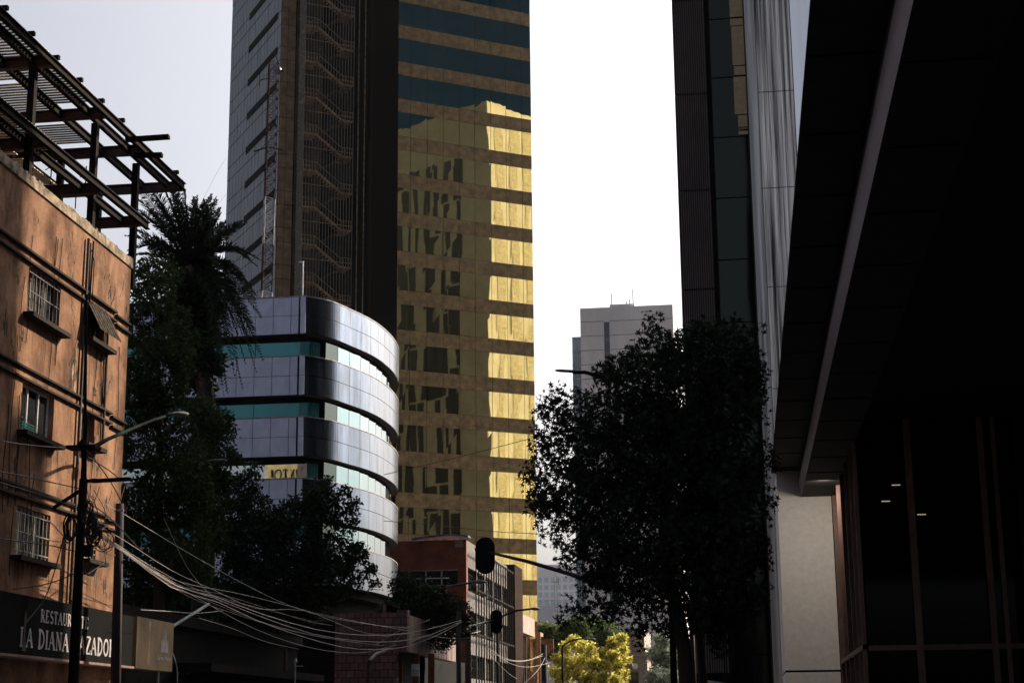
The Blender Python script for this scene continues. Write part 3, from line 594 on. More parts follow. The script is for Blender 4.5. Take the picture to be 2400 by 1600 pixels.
# wall behind the restaurant carrying a painted banner that the ribbon window mirrors
bb=thing('roof_billboard','cream roof billboard with black lettering above the rear houses','billboard',(-34,58,0))
m=MB(); m.box(-36.6,-31.6,57.6,57.9,18.3,21.9); obj('board',m,mat('cream_board',(.85,.68,.36),.8,var=.2),bb)
m=MB(); m.box(-36.4,-36,57.5,58,0,18.3); m.box(-32.2,-31.8,57.5,58,0,18.3); obj('posts',m,STEEL,bb)
m=MB(); write(m,'CORINTO!',lambda x,y:V(-32.2-x,57.92,20.3+y),3.9,.85,1.9); obj('lettering',m,BLACK,bb)
# lattice mast and roof pole on the curved building
ms=thing('lattice_mast','slim red and white lattice radio mast on the silver building roof','mast',at(612,700,Y=93.5))
mb0=at(612,702,Y=93.5); mt0=at(639,148,Y=93.5); mb0=V(mt0[0]-.12,93.5,25.6)
def mastpt(t,k): a=2*math.pi*k/3+.4; w_=.45 if t>.05 else .45; return mb0+(mt0-mb0)*t+V(math.cos(a)*.42,math.sin(a)*.42,0)
WH=mat('mast_white',(.34,.34,.36),.7); RD=mat('mast_red',(.035,.01,.01),.8,spec=.05)
N=28
for i in range(N):
    m=MB(); t0,t1=i/N,(i+1)/N
    for k in range(3):
        m.bar(mastpt(t0,k),mastpt(t1,k),.045); m.bar(mastpt(t0,k),mastpt(t1,(k+1)%3),.025); m.bar(mastpt(t1,k),mastpt(t1,(k+1)%3),.025); m.bar(mastpt(t0,(k+1)%3),mastpt(t1,k),.02)
    obj('lattice_section',m,WH if i in (0,1,2,8,9,10,11,12) else RD,ms)
m=MB(); c=at(651,166,Y=93.2); nn=14
m.tube([c+V(0,.12,0),c+V(0,0,0),c+V(-.02,-.14,0)],[.1,.27,.24],14); obj('dish',m,mat('dish_brown',(.14,.11,.12),.5),ms)
m=MB(); m.bar(c,mastpt(.97,0),.04); m.bar(c+V(.05,0,0),c+V(.4,0,-.05),.12); m.tube([mastpt(.995,0)]+[mt0+V(.05,0,.8)],.03,6)
m.bar(mt0+V(-.8,0,-1.1),mt0+V(-.2,0,-1.0),.04); m.bar(mt0+V(-.8,0,-1.5),mt0+V(-.8,0,-.6),.05)
pz=at(628,350,Y=93.5); m.bar(pz+V(-.9,0,-.1),pz+V(0,0,.15),.06); m.bar(pz+V(.9,0,-.1),pz+V(0,0,.15),.06); obj('antenna_arms',m,STEEL,ms)
m=MB(); q0=at(709,700,Y=91.5); q1=at(710,615,Y=91.5); m.tube([V(q0[0],q0[1],25.6),q1,q1+V(-.1,0,.05)],.05,8); m.bar(q1+V(-.25,0,.02),q1+V(.05,0,.02),.1,.08)
tag(obj('roof_lamp_post',m,WHITEP,None,base=(q0[0],q0[1],25.6)),'short white lamp post standing on the silver building parapet','lamp post')
# ================================================================ red building and street row
rb=thing('red_plaster_building','dark red plaster building with wide ribbon window behind the round hedge','building',(-24,118,0))
X1=-19.9; YR=118
def zy(x,y,Y): return at(x,y,Y=Y)[2]
zt_=zy(1050,1265,YR)
REDP=mat('red_plaster',(.22,.06,.035),.9,var=.3,bump=.3,nscale=1)
zw1=zy(1000,1334,YR); zw0=zy(1000,1373,YR); xw1=at(1073,1350,Y=YR)[0]
m=MB(); m.box(-34,X1,YR,YR+.3,zw1,zt_); m.box(-34,X1,YR,YR+.3,0,zw0); m.box(xw1,X1,YR,YR+.3,zw0,zw1); m.box(-34,X1-.3,YR+.5,YR+12,0,zt_-.3); obj('wall',m,REDP,rb)
m=MB(); m.box(-34,xw1,YR+.2,YR+.24,zw0,zw1); w_=obj('window',m,mat('black_glass',(.01,.01,.012),.2),rb)
m=MB()
for x in (959,998,1035): q=at(x,1350,Y=YR+.1)[0]; m.box(q-.05,q+.05,YR+.1,YR+.16,zw0,zw1)
m.box(-34,xw1,YR+.1,YR+.16,zw1-.1,zw1-.02); m.box(-27,xw1,YR+.1,YR+.16,zw0,zw0+.08); obj('frame',m,mat('alu_frame',(.4,.38,.36),.4,metal=.6),w_)
zz=zy(1015,1354,YR); m=MB(); m.box(at(975,1354,Y=YR)[0],at(1052,1354,Y=YR)[0],YR+.16,YR+.19,zz-.03,zz+.04); obj('blind_rail',m,WHITEP,w_)
m=MB(); q0=at(968,1266,Y=YR); 
for (xa,xb,ya,yb) in ((968,1020,1267,1262),(1005,1060,1262,1258),(1050,1100,1257,1262)):
    a=at(xa,ya,Y=YR-.1);b=at(xb,yb,Y=YR-.1); m.bar(a+V(0,0,.1),b+V(0,0,.15),1.2,.1)
obj('tarpaulin',m,mat('blue_tarp',(.08,.12,.28),.5,var=.3),rb)
m=MB(); a=at(1066,1265,Y=YR); b=at(1086,1282,Y=YR); m.box(a[0],b[0],YR-.04,YR,b[2],a[2]); obj('patch',m,mat('pale_patch',(.32,.17,.14),.9),rb)
# concrete building along the street
gb=thing('barred_concrete_building','grey concrete building with vertical steel bars over its street front','building',(X1,124,0))
CONC=mat('rough_grey_concrete',(.15,.135,.125),.95,var=.4,bump=1,bscale=6,nscale=4)
ztc=zy(1100,1266,118.5)
Y0,Y1=118.35,139
fl2=3.1
wrow=[(ztc-3.6,ztc-1.9),(ztc-6.7,ztc-5.0),(ztc-9.8,ztc-8.1),(1.2,3.6)]
m=MB(); zp=ztc
for (a,b) in wrow: m.box(X1-.4,X1,Y0,Y1,b,zp); zp=a
m.box(X1-.4,X1,Y0,Y1,0,zp)
for yy in (118.35,122.4,126.5,131,135.5):
    m.box(X1-.39,X1-.03,yy,yy+.5,0.02,ztc-1)
m.box(X1-14,X1-.45,Y0+.01,Y1,0,ztc-.4); obj('wall',m,CONC,gb)
for (a,b) in wrow:
    for yy in (118.9,123,127.1,131.6,136.1):
        m=MB(); m.quad((X1-.3,yy,a),(X1-.3,min(yy+4,Y1),a),(X1-.3,min(yy+4,Y1),b),(X1-.3,yy,b)); ww=obj('window',m,mat('bright_glass',(.55,.52,.42),.15,metal=.8,var=0) if rng.random()<.6 else GLASSD,gb)
        m=MB()
        for k in range(4): m.box(X1-.28,X1-.24,yy+k*1.0,yy+k*1.0+.05,a,b)
        for k in range(3): m.box(X1-.235,X1-.2,yy,yy+3.4,a+k*.55+.2,a+k*.55+.24)
        obj('grid',m,BLACK,ww)
ztb=zy(1150,1310,127)
m=MB()
for y in np.arange(119,139,1.25): m.box(X1+.5,X1+.58,y,y+.1,1.5,ztb)
for z in (ztb-.1,ztb-3,ztb-6.2,3): m.box(X1+.45,X1+.54,119,139,z,z+.14)
for y in np.arange(119,139,3): m.box(X1+.0,X1+.45,y,y+.1,ztb-3,ztb-2.9)
obj('vertical_bars',m,BLACK,gb)
m=MB(); m.box(X1-2.5,X1+.62,139.1,144,0,zy(1195,1322,139.1)); obj('end_pier',m,mat('dark_brown_pier',(.03,.017,.013),.9,var=.3,spec=.02),gb)
lb=thing('low_pink_building','low pinkish concrete building at the foot of the gold tower','building',(X1,147,0))
m=MB(); m.box(X1-6,X1+.5,144.1,153,zy(1220,1480,144.1),zy(1215,1437,144.1)); m.box(X1-6,X1-.3,144.1,153,0,zy(1220,1480,144.1)); m.box(X1-2.5,X1-1.2,145,147,zy(1215,1437,144.1),zy(1215,1432,144.1)+.4); obj('wall',m,mat('pink_concrete',(.34,.25,.22),.9,var=.3,streak=3),lb)
m=MB()
for k in range(6): m.box(X1-.28,X1-.1,144.3+k*1.4,144.5+k*1.4,0,zy(1220,1480,144.1)); 
obj('columns',m,MULL,lb)
# tower base bay (bronze portal)
bp=thing('bronze_portal','bronze framed glass entrance bay under the corner of the gold tower','entrance',(-19.5,154,0))
p0=at(1236,1490,Y=154); p1=at(1267,1492,Y=154); zq=p0[2]
m=MB(); m.box(p0[0],p1[0],153.9,156,zq,zq+.35); 
for x in (1237,1258,1264): a=at(x,1540,Y=154)[0]; m.box(a-.12,a+.12,154,154.3,0,zq)
obj('frame',m,mat('bronze_frame',(.30,.17,.09),.5,metal=.2),bp)
m=MB(); m.box(at(1239,1540,Y=154)[0],at(1257,1540,Y=154)[0],154.35,154.4,3,zq); obj('pane',m,mat('amber_glass',(.6,.5,.25),.15,metal=.9,var=.2,nscale=.6),bp)
m=MB(); m.box(at(1236,1573,Y=154)[0],at(1262,1573,Y=154)[0],153.5,153.8,0,at(1236,1573,Y=154)[2]); obj('plinth',m,mat('rubble',(.3,.19,.12),.9,bump=1,bscale=5),bp)
m=MB(); a=at(1272,1496,Y=152);b=at(1298,1530,Y=152); m.box(a[0],b[0],151.9,152.1,b[2],a[2]); m.box(a[0]-.2,a[0]-.02,151.95,152.05,0,a[2]); 
tag(obj('square_sign',m,mat('brown_board',(.22,.12,.05),.8,var=.4,nscale=4),None,base=(a[0],152,0)),'square rusty brown board hung beside the tower entrance','sign')
# ================================================================ pink stone building
ps=thing('pink_stone_building','low building faced in pink tezontle stone blocks with deep entrance','building',(-18,80,0))
def stonemat():
    m=bpy.data.materials.new('pink_stone_blocks'); m.use_nodes=True; t=m.node_tree; p=t.nodes['Principled BSDF']; L=t.links.new; N=t.nodes.new
    tc=N('ShaderNodeTexCoord'); mp=N('ShaderNodeMapping'); mp.inputs['Rotation'].default_value=(R(90),0,0); L(tc.outputs['Object'],mp.inputs[0])
    b=N('ShaderNodeTexBrick'); b.inputs['Scale'].default_value=1; b.inputs['Brick Width'].default_value=.42; b.inputs['Row Height'].default_value=.36; b.inputs['Mortar Size'].default_value=.02
    b.inputs['Color1'].default_value=(.26,.11,.10,1); b.inputs['Color2'].default_value=(.14,.065,.06,1); b.inputs['Mortar'].default_value=(.02,.012,.012,1); L(mp.outputs[0],b.inputs['Vector'])
    n=N('ShaderNodeTexNoise'); n.inputs['Scale'].default_value=6; n.inputs['Detail'].default_value=8; L(tc.outputs['Object'],n.inputs['Vector'])
    x=N('ShaderNodeMix'); x.data_type='RGBA'; x.blend_type='MULTIPLY'; x.inputs[0].default_value=.7; L(b.outputs[0],x.inputs[6]); r=N('ShaderNodeValToRGB'); r.color_ramp.elements[0].position=.3; r.color_ramp.elements[1].position=.65; r.color_ramp.elements[0].color=(.35,.35,.35,1); L(n.outputs[0],r.inputs[0]); L(r.outputs[0],x.inputs[7])
    L(x.outputs[2],p.inputs['Base Color']); p.inputs['Roughness'].default_value=.9; bu=N('ShaderNodeBump'); bu.inputs['Strength'].default_value=.5; L(n.outputs[0],bu.inputs['Height']); L(bu.outputs[0],p.inputs['Normal']); return m
PST=stonemat(); YS=80; z1=zy(860,1436,YS); xa=at(785,1500,Y=YS)[0]; xb=at(930,1500,Y=YS)[0]; xc=at(955,1500,Y=YS)[0]
ye=(xc)/((ray(1068,1500)[0]/ray(1068,1500)[1])); zl=zy(955,1526,YS)
m=MB(); m.box(xa,xb,YS,YS+.5,0,z1); m.box(xb+.001,xc,YS-.05,YS+.5,zl,z1+.12); obj('wall',m,PST,ps)
m=MB(); m.box(xc-.5,xc,YS+.501,ye,zl,z1-.1); obj('lintel',m,mat('streaked_pink_concrete',(.30,.21,.19),.9,var=.5,nscale=2,streak=5,bump=.4),ps)
m=MB(); m.box(xa-12,xa-.01,YS+1,YS+9.5,0,z1-.3); m.box(xa,xc-1.6,YS+3,ye,0,z1-.4); m.box(xa,xc-.5,YS+.6,ye,z1-.5,z1-.35); obj('core_wall',m,DARK,ps)
m=MB()
for (x0,x1) in ((932,957),(981,995),(1016,1031)): a=at(x0,1560,Y=84)[0]; b=at(x1,1560,Y=84)[0]; m.box(a,b,82.5,82.6,0,zl)
a=at(727,1560,Y=79)[0]; b=at(745,1560,Y=79)[0]; m.box(a,b,78.9,79,0,3.9)
obj('door',m,mat('ochre_panel',(.16,.06,.015),.8,var=.3),ps)
m=MB(); a=at(964,1555,Y=82.3); b=at(983,1583,Y=82.3); m.box(a[0],b[0],82.3,82.34,b[2],a[2]); nsn=thing('white_notice','small white printed notice hanging in the stone building entrance','notice',V(a[0],82.3,b[2])); obj('board',m,mat('notice_white',(.6,.62,.62),.7,var=0),nsn)
cxn=(a[0]+b[0])/2; txt('lettering','Tecso',V(cxn+.05,82.29,b[2]+.22),V(1,0,0),.14,BLACK,nsn); m=MB(); m.tube([(cxn-.14,82.295,b[2]+.27),(cxn-.14,82.285,b[2]+.27)],.035,10)
for k in range(3): m.box(cxn-.16,cxn+.16,82.285,82.295,b[2]+.08+.04*k,b[2]+.095+.04*k)
obj('logo',m,mat('notice_ink',(.15,.15,.16),.8),nsn)
m=MB(); q=at(902,1425,Y=80.5); m.box(q[0]-.08,q[0]+.08,80.4,80.6,z1,q[2]+.2); obj('post',m,PST,ps)
gg=thing('dark_garage','low black garage front between the stone building and the red building','building',(-20,105,0))
m=MB(); m.box(-27,-19.95,94.2,117.6,0,6.0); m.box(-19.94,-19.2,94.5,117,3.4,3.8); obj('wall',m,DARK,gg)
for k in range(4): m=MB(); m.box(-19.93,-19.85,96+k*5,99.6+k*5,.2,3); obj('door',m,STEEL,gg)
# ================================================================ distant buildings
fb=thing('grey_concrete_block','pale grey concrete block with narrow dark window slot beyond the trees','building',(-17,265,0))
FC=mat('far_concrete',(.58,.56,.56),.9,var=.12,nscale=.2,streak=4); JL=mat('far_joint',(.18,.16,.16),.9)
L0=at(1361,800,Y=260)[0]; R0_=at(1579,800,Y=260)[0]; T0=at(1470,718,Y=260)[2]
sx0=at(1416,800,Y=260)[0]; sx1=at(1429,800,Y=260)[0]; sz1=at(1420,754,Y=260)[2]
m=MB(); m.box(L0,sx0,260,290,0,T0); m.box(sx1,R0_,260,290,0,T0); m.box(sx0,sx1,260,290,sz1,T0); m.box(sx0,sx1,260.6,290,0,sz1); m.box(at(1430,715,Y=262)[0],at(1488,715,Y=262)[0],261,275,T0,T0+.7); obj('wall',m,FC,fb)
m=MB(); m.quad((sx0,260.5,0),(sx1,260.5,0),(sx1,260.5,sz1),(sx0,260.5,sz1)); w_=obj('slot_window',m,mat('slot_glass',(.10,.12,.15),.3,var=.1),fb)
m=MB()
for k in range(9): z=at(1420,754+33.5*k,Y=260)[2]; m.box(sx0,sx1,260.3,260.45,z-.9,z-.2) if k else None
obj('bars',m,JL,w_)
m=MB()
for k in range(9): z=at(1420,753+33.5*k,Y=260)[2]; m.box(L0,sx0-.01,259.97,260,z,z+.09); m.box(sx1+.01,R0_,259.97,260,z,z+.09)
obj('joints',m,JL,fb)
m=MB()
for k in range(4): z=at(1500,779+35*k,Y=260)[2]; m.box(at(1488,800,Y=260)[0],at(1520,800,Y=260)[0],259.95,259.99,z-.3,z+.1)
obj('window',m,JL,fb)
xl=at(1341,800,Y=262)[0]; zl_=at(1350,790,Y=262)[2]; m=MB(); m.box(xl,L0-.02,262,280,0,zl_); obj('glass_wing',m,glassmat('far_glass',(.30,.38,.40),metal=.4,rough=.2,wave=0),fb)
m=MB()
for k in range(12): z=zl_-k*2.3; m.box(xl-.02,L0-.03,261.9,261.99,z-.25,z)
m.box((xl+L0)/2-.05,(xl+L0)/2+.05,261.85,261.9,0,zl_); obj('wing_frames',m,mat('wing_frame',(.3,.33,.34),.7),fb)
m=MB()
for x,h in ((1434,2.2),(1484,2.8),(1469,.8),(1476,1.1)): q=at(x,715,Y=262)[0]; m.tube([(q,262,T0+.6),(q,262,T0+.6+h)],.07,5)
obj('rooftop_rods',m,JL,fb)
hb=thing('hazy_office_block','very pale hazy office block far away with faint window grid','building',(-96,900,0))
HW=mat('hazed_white',(.62,.6,.62),.9,var=.08,nscale=.1); x0=at(1240,1400,Y=900)[0]; x1=at(1362,1400,Y=900)[0]; zt_=at(1300,1322,Y=900)[2]; zm=at(1300,1421,Y=900)[2]  # pale wall colour stands in for most of the haze
m=MB(); m.box(x0,x1,900,950,zm,zt_); obj('wall',m,HW,hb)
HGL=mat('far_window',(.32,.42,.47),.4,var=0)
for r_ in range(4):
    m=MB(); z=at(1300,1352+17.5*r_,Y=900)[2]
    for k in range(8): xx=at(1262+14.5*k,1400,Y=900)[0]; m.box(xx,xx+2.2,899.8,899.95,z-2.7,z)
    obj('window',m,HGL,hb)
m=MB(); xr=at(1520,1400,Y=895)[0]; m.box(x0,xr,893,955,0,zm-.02); obj('podium',m,mat('far_grey',(.30,.30,.33),.9,var=.1,nscale=.1),hb)
m=MB(); a=at(1296,1434,Y=892);b=at(1330,1440,Y=892); m.box(a[0],b[0],892.7,892.98,b[2],a[2]); obj('podium_window',m,HGL,hb)
m=MB()
for k in range(14): xx=x0+k*2.2; m.box(xx,xx+.1,894,894.1,zm,zm+3)
m.box(x0,x1,894,894.1,zm+2.9,zm+3.05); obj('roof_railing',m,JL,hb)
lm=at(1304,1440,Y=360); lt=at(1301,1347,Y=360)
m=MB(); 
for k in range(14):
    a=lm+(lt-lm)*k/14; b=lm+(lt-lm)*(k+1)/14; s=.28
    m.bar(a+V(-s,0,0),b+V(-s,0,0),.08); m.bar(a+V(s,0,0),b+V(s,0,0),.08); m.bar(a+V(-s,0,0),b+V(s,0,0),.05)
m.bar(lt+V(-.8,0,-1.5),lt+V(.8,0,-1.5),.15); m.bar(lt+V(.7,0,-2),lt+V(.7,0,-.6),.25); m.bar(lt,lt+V(0,0,1),.08); m.bar(V(lm[0],360,0),lm,.4)
tag(obj('radio_mast',m,mat('far_mast',(.15,.15,.17),.7),None,base=(lm[0],360,0)),'small distant radio mast in front of the hazy office block','mast')
ct=thing('stone_clock_building','old beige stone building with round white clock beyond the yellow tree','building',(-15,200,0))
x0=at(1457,1550,Y=200)[0]; x1=at(1517,1550,Y=200)[0]; zt_=at(1500,1470,Y=200)[2]; zc=at(1490,1538,Y=200)[2]
BST=mat('beige_stone',(.30,.25,.22),.9,var=.25,nscale=.6)
m=MB(); m.box(x0,x1,200,215,0,zc); m.box(x0-.6,x1+.5,199.5,215.5,zc,zc+.5); m.box(x0+.3,x1-.3,200.2,214,zc+.5,zt_); obj('wall',m,BST,ct)
q=at(1488,1560,Y=199.8); m=MB(); m.tube([q,q+V(0,.15,0)],.36,20); obj('clock_face',m,mat('clock_white',(.75,.73,.7),.6,var=0),ct)
m=MB(); q=at(1485,1575,Y=199.9); m.box(q[0]-.5,q[0]+.6,199.85,199.99,2.5,q[2]); w_=obj('window',m,GLASSD,ct)
m=MB(); m.box(q[0]-.7,q[0]-.5,199.75,199.99,2.5,q[2]+.2); m.box(q[0]+.6,q[0]+.8,199.75,199.99,2.5,q[2]+.2); m.box(q[0]-.75,q[0]+.85,199.7,199.99,q[2]+.2,q[2]+.4); obj('frame',m,BST,w_)
# ================================================================ corrugated tower (right)
YC=92.; ct2=thing('corrugated_tower','dark tower clad in vertical corrugated metal with a green glass strip','tower',(0,88,0))
xa=at(1631,1690,Y=YC)[0]; xb=at(1690+19,1697-150,Y=YC)[0]; xa=xa
xg0=at(1675,400,Y=YC)[0]; xg1=at(1760,400,Y=YC)[0]+1.5
COR=mat('corrugated_cladding',(.24,.21,.21),.6,metal=.1,var=.1,nscale=1)
zb=at(1690,1578,Y=YC)[2]
joints=[at(1580,y,Y=YC)[2] for y in (8,228,452,683)]; dj=(joints[0]-joints[-1])/3; jj=[joints[-1]-dj*k for k in range(-5,5)]; jj=sorted([z for z in jj if z>zb+1]+[zb])
for a,b in zip(jj[:-1]+[jj[-1]],jj[1:]+[jj[-1]+dj]):
    if b-a<.5: continue
    m=MB(); n=15; wd=(xg0-.25-xa)/n
    for i in range(n):
        for s in range(6):
            t0=s/6*.76;t1=(s+1)/6*.76; x0=xa+wd*(i+t0);x1=xa+wd*(i+t1); y0=YC-.32*abs(math.sin(math.pi*t0/.76))**.6; y1=YC-.32*abs(math.sin(math.pi*t1/.76))**.6
            m.quad((x0,y0,a+.04),(x1,y1,a+.04),(x1,y1,b-.04),(x0,y0,b-.04))
    obj('corrugated_sheet',m,COR,ct2,smooth=True)
m=MB(); m.box(xa+.02,xg1+6,YC+.02,YC+14,zb-.4,70); m.box(xg0-.25,xg0,YC-.15,YC+.01,zb,70); obj('core_wall',m,DARK,ct2)
GS=glassmat('dark_green_glass',(.022,.024,.02),metal=.9,rough=.06,wave=.06)
gz=[at(1720,y,Y=YC)[2] for y in (44,180,321,464,609,756)]; dg=(gz[0]-gz[-1])/5; g_=sorted([gz[0]-dg*k for k in range(-5,13) if gz[0]-dg*k>zb+1]+[zb-.8])
for a,b in zip(g_[:-1],g_[1:]):
    m=MB(); m.quad((xg0+.02,YC-.05,a+.04),(xg1,YC-.05,a+.04),(xg1,YC-.05,b-.04),(xg0+.02,YC-.05,b-.04)); obj('glass_pane',m,GS,ct2)
xbl=at(1713,100,Y=YC)[0]; BE=mat('beige_reflection',(.42,.32,.20),.85,var=.1)  # beige panels paint the reflection of a cream building onto the glass
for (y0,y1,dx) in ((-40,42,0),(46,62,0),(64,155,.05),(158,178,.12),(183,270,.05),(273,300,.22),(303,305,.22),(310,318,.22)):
    a=at(1713,y1,Y=YC)[2]; b=at(1713,y0,Y=YC)[2]; m=MB(); m.box(xbl+dx,xg1,YC-.09,YC-.06,a,b); obj('painted_reflection',m,BE,ct2)
m=MB(); m.box(xa+1,xg1+6,YC+3,YC+13,0,zb-.41); 
obj('ground_floor_wall',m,DARK,ct2)
m=MB()
for x in (xg0-.6,xg0+1.0,xg1+.5): m.box(x,x+.25,YC-.3,YC+.0,0.14,zb+ (2.2 if x<xg0+.5 else 6))
obj('steel_post',m,BLACK,ct2)
# striped metal wall
YW=78.; sw=thing('brushed_metal_wall','tall brushed metal wall slab with vertical streaks left of the black canopy','building',(4,74,0))
xs0=at(1742,0,Y=YW)[0]; xm=at(1848,0,Y=YW)[0]; xm2=at(1800,1112,Y=YW)[0]; xs0=(xs0+at(1797,1200,Y=YW)[0])/2
def brushed(name,cols,sc=2.2,metal=.7,rough=.22,z=40,bmp=.5):
    m=bpy.data.materials.new(name); m.use_nodes=True; t=m.node_tree; p=t.nodes['Principled BSDF']; L=t.links.new; N=t.nodes.new
    tc=N('ShaderNodeTexCoord'); mp=N('ShaderNodeMapping'); mp.inputs['Scale'].default_value=(1,1,1/z); L(tc.outputs['Object'],mp.inputs[0])
    n=N('ShaderNodeTexNoise'); n.inputs['Scale'].default_value=sc; n.inputs['Detail'].default_value=5; L(mp.outputs[0],n.inputs['Vector'])
    r=N('ShaderNodeValToRGB'); e=r.color_ramp.elements; e[0].position=.32; e[0].color=(*cols[0],1); e[1].position=.68; e[1].color=(*cols[1],1); L(n.outputs[0],r.inputs[0]); L(r.outputs[0],p.inputs['Base Color'])
    p.inputs['Metallic'].default_value=metal; p.inputs['Roughness'].default_value=rough
    b=N('ShaderNodeBump'); b.inputs['Strength'].default_value=bmp; b.inputs['Distance'].default_value=.15; L(n.outputs[0],b.inputs['Height']); L(b.outputs[0],p.inputs['Normal']); return m
BR=brushed('streaked_metal',((.015,.014,.013),(.95,.85,.76)),6.5,.5,.2,70,1.0)
BRP=brushed('pale_streaked_metal',((.80,.78,.76),(.95,.93,.9)),1.0,.9,.15,60,.2)
jz=[at(1800,y,Y=YW)[2] for y in (216,441,673)]; dj=(jz[0]-jz[2])/2; zz=sorted([jz[2]-dj*k for k in range(-6,6) if jz[2]-dj*k>.5]+[0.14])
zz.append(zz[-1]+dj)
for a,b in zip(zz[:-1],zz[1:]):
    m=MB(); m.box(xs0+.52,xm,YW-.03,YW+.0,a+.02,b-.02); obj('metal_panel',m,BR,sw)
m=MB(); m.box(xs0,xs0+.5,YW-.03,YW,0.14,zz[-1]); obj('pale_edge',m,brushed('edge_metal',((.2,.19,.18),(.62,.58,.54)),5,.4,.3,60,.5),sw)
m=MB(); m.box(xm+.03,xm+1.9,YW-.3,YW,12,zz[-1]); obj('pale_panel',m,BRP,sw)
m=MB(); m.box(xs0+.02,xm+1.9,YW+.001,YW+7,0,zz[-1]); obj('core_wall',m,DARK,sw)
# ================================================================ canopy building (right, near)
YE=50.2; cbld=thing('canopy_building','black stepped canopy building overhead with pale pillar and glazed lobby','building',(6,40,0))
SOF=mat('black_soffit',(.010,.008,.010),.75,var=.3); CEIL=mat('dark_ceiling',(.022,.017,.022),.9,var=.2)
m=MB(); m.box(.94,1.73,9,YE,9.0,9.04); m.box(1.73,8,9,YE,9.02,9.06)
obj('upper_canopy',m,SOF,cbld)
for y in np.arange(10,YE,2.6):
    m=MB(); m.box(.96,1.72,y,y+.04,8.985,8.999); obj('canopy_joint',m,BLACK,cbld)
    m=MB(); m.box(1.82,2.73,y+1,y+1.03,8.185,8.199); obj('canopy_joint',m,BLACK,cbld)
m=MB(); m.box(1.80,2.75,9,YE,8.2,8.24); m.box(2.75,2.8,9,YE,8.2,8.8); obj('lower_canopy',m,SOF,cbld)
m=MB(); n=8
for k in range(n):                     # rounded fascia, upper half blackened in place of the canopy's shade
    a0_=math.pi/2*k/n; a1_=math.pi/2*(k+1)/n
    p=lambda a:(1.80-.07*math.sin(a*2)**1 , 8.21+.78*(a/(math.pi/2)))
    (x0,z0),(x1,z1)=p(a0_),p(a1_); m.mi=0 if k<4 else 1; m.quad((x0,9,z0),(x0,YE,z0),(x1,YE,z1),(x1,9,z1))
obj('fascia',m,[mat('grey_mauve_fascia',(.27,.22,.24),.45,metal=.3,var=.1,nscale=1),SOF],cbld,smooth=True)
m=MB(); m.box(2.8,30,-8,YE-10.3,8.7,8.75); obj('lobby_ceiling',m,CEIL,cbld)
m=MB(); px0=at(1822,1400,Y=50)[0]+.25; px0=(at(1822,1115,Y=50)[0]+at(1838,1590,Y=50)[0])/2; px1=(at(1952,1180,Y=50)[0]+at(1964,1560,Y=50)[0])/2; zj=at(1900,1572,Y=50)[2]
m.box(px0,px1,49.8,YE+4,zj+.03,9.0); m.box(px0,px1,49.8,YE+4,0.14,zj-.03); obj('pillar',m,mat('pale_stone_pillar',(.80,.78,.73),.7,var=.06,nscale=6,bump=.05,bscale=80),cbld)
m=MB(); m.box(px0+.02,px1-.02,49.84,YE+3.9,zj-.03,zj+.03); obj('pillar_joint',m,BLACK,cbld)
MU=mat('bronze_mullion',(.16,.10,.08),.5,metal=.4,var=.15); LG=glassmat('lobby_glass',(.008,.008,.009),metal=.9,rough=.05,wave=0)
YF=40.; xq=px1+.02; ztr=3.32
m=MB(); m.quad((xq+.1,YF,.14),(xq+.1,49.8,.14),(xq+.1,49.8,9),(xq+.1,YF,9)); m.quad((xq+.1,YF,.14),(16,YF,.14),(16,YF,9),(xq+.1,YF,9)); obj('lobby_glass',m,LG,cbld)
m=MB()
for y in (49.6,47.4,45.4,43.4,41.6,40.0): m.box(xq,xq+.14,y,y+.12,.14,8.7)
obj('side_mullions',m,MU,cbld)
m=MB(); m.box(xq+.0,xq+.12,YF,49.6,ztr-.05,ztr+.07); m.box(xq+.13,16,YF-.06,YF-.001,ztr-.08,ztr+.04); obj('transom',m,MU,cbld)
for (xx,yy,wd) in ((2137,1350,.16),(2312,1350,.14),(2345,1350,.10)):
    q=at(xx,yy,Y=YF)[0]; m=MB(); m.box(q,q+wd,YF-.14,YF-.065,.14,8.7); obj('mullion',m,MU,cbld)
m=MB(); q=at(2350,1300,Y=YF)[0]; m.box(q+.4,16,YF-1.2,YF-.2,.14,8.7); obj('dark_column',m,SOF,cbld)
m=MB()
for (x,y) in ((2100,1136),(2076,1174),(2160,1205)): q=at(x,y,Y=YF-.02); m.box(q[0]-.1,q[0]+.1,YF-.03,YF-.02,q[2]-.012,q[2]+.012)
em=bpy.data.materials.new('lobby_lamp_glow'); em.use_nodes=True; em.node_tree.nodes['Principled BSDF'].inputs['Emission Color'].default_value=(1,.7,.45,1); em.node_tree.nodes['Principled BSDF'].inputs['Emission Strength'].default_value=.22
obj('ceiling_lights',m,em,cbld)
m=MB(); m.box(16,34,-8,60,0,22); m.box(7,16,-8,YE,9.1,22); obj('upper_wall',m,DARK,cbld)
# unseen tower added right of the street to shade the terracotta front
stw=thing('added_shade_tower','plain dark stone tower added out of view to shade the terracotta front','building',(25,65,0))
m=MB(); m.box(16.5,34,52,80.2,0,68); m.box(18,32,80.21,84.5,0,46); m.box(19,27,80.21,82,46.01,55); obj('wall',m,mat('shade_tower_stone',(.12,.11,.10),.9,var=.2,nscale=.4),stw)
for f_ in range(17):
    m=MB()
    for k in range(8): m.box(16.4,16.5,53+k*3.1,55+k*3.1,2+f_*3.8,4.2+f_*3.8)
    obj('window',m,GLASSD,stw)  # windows of the added shade tower
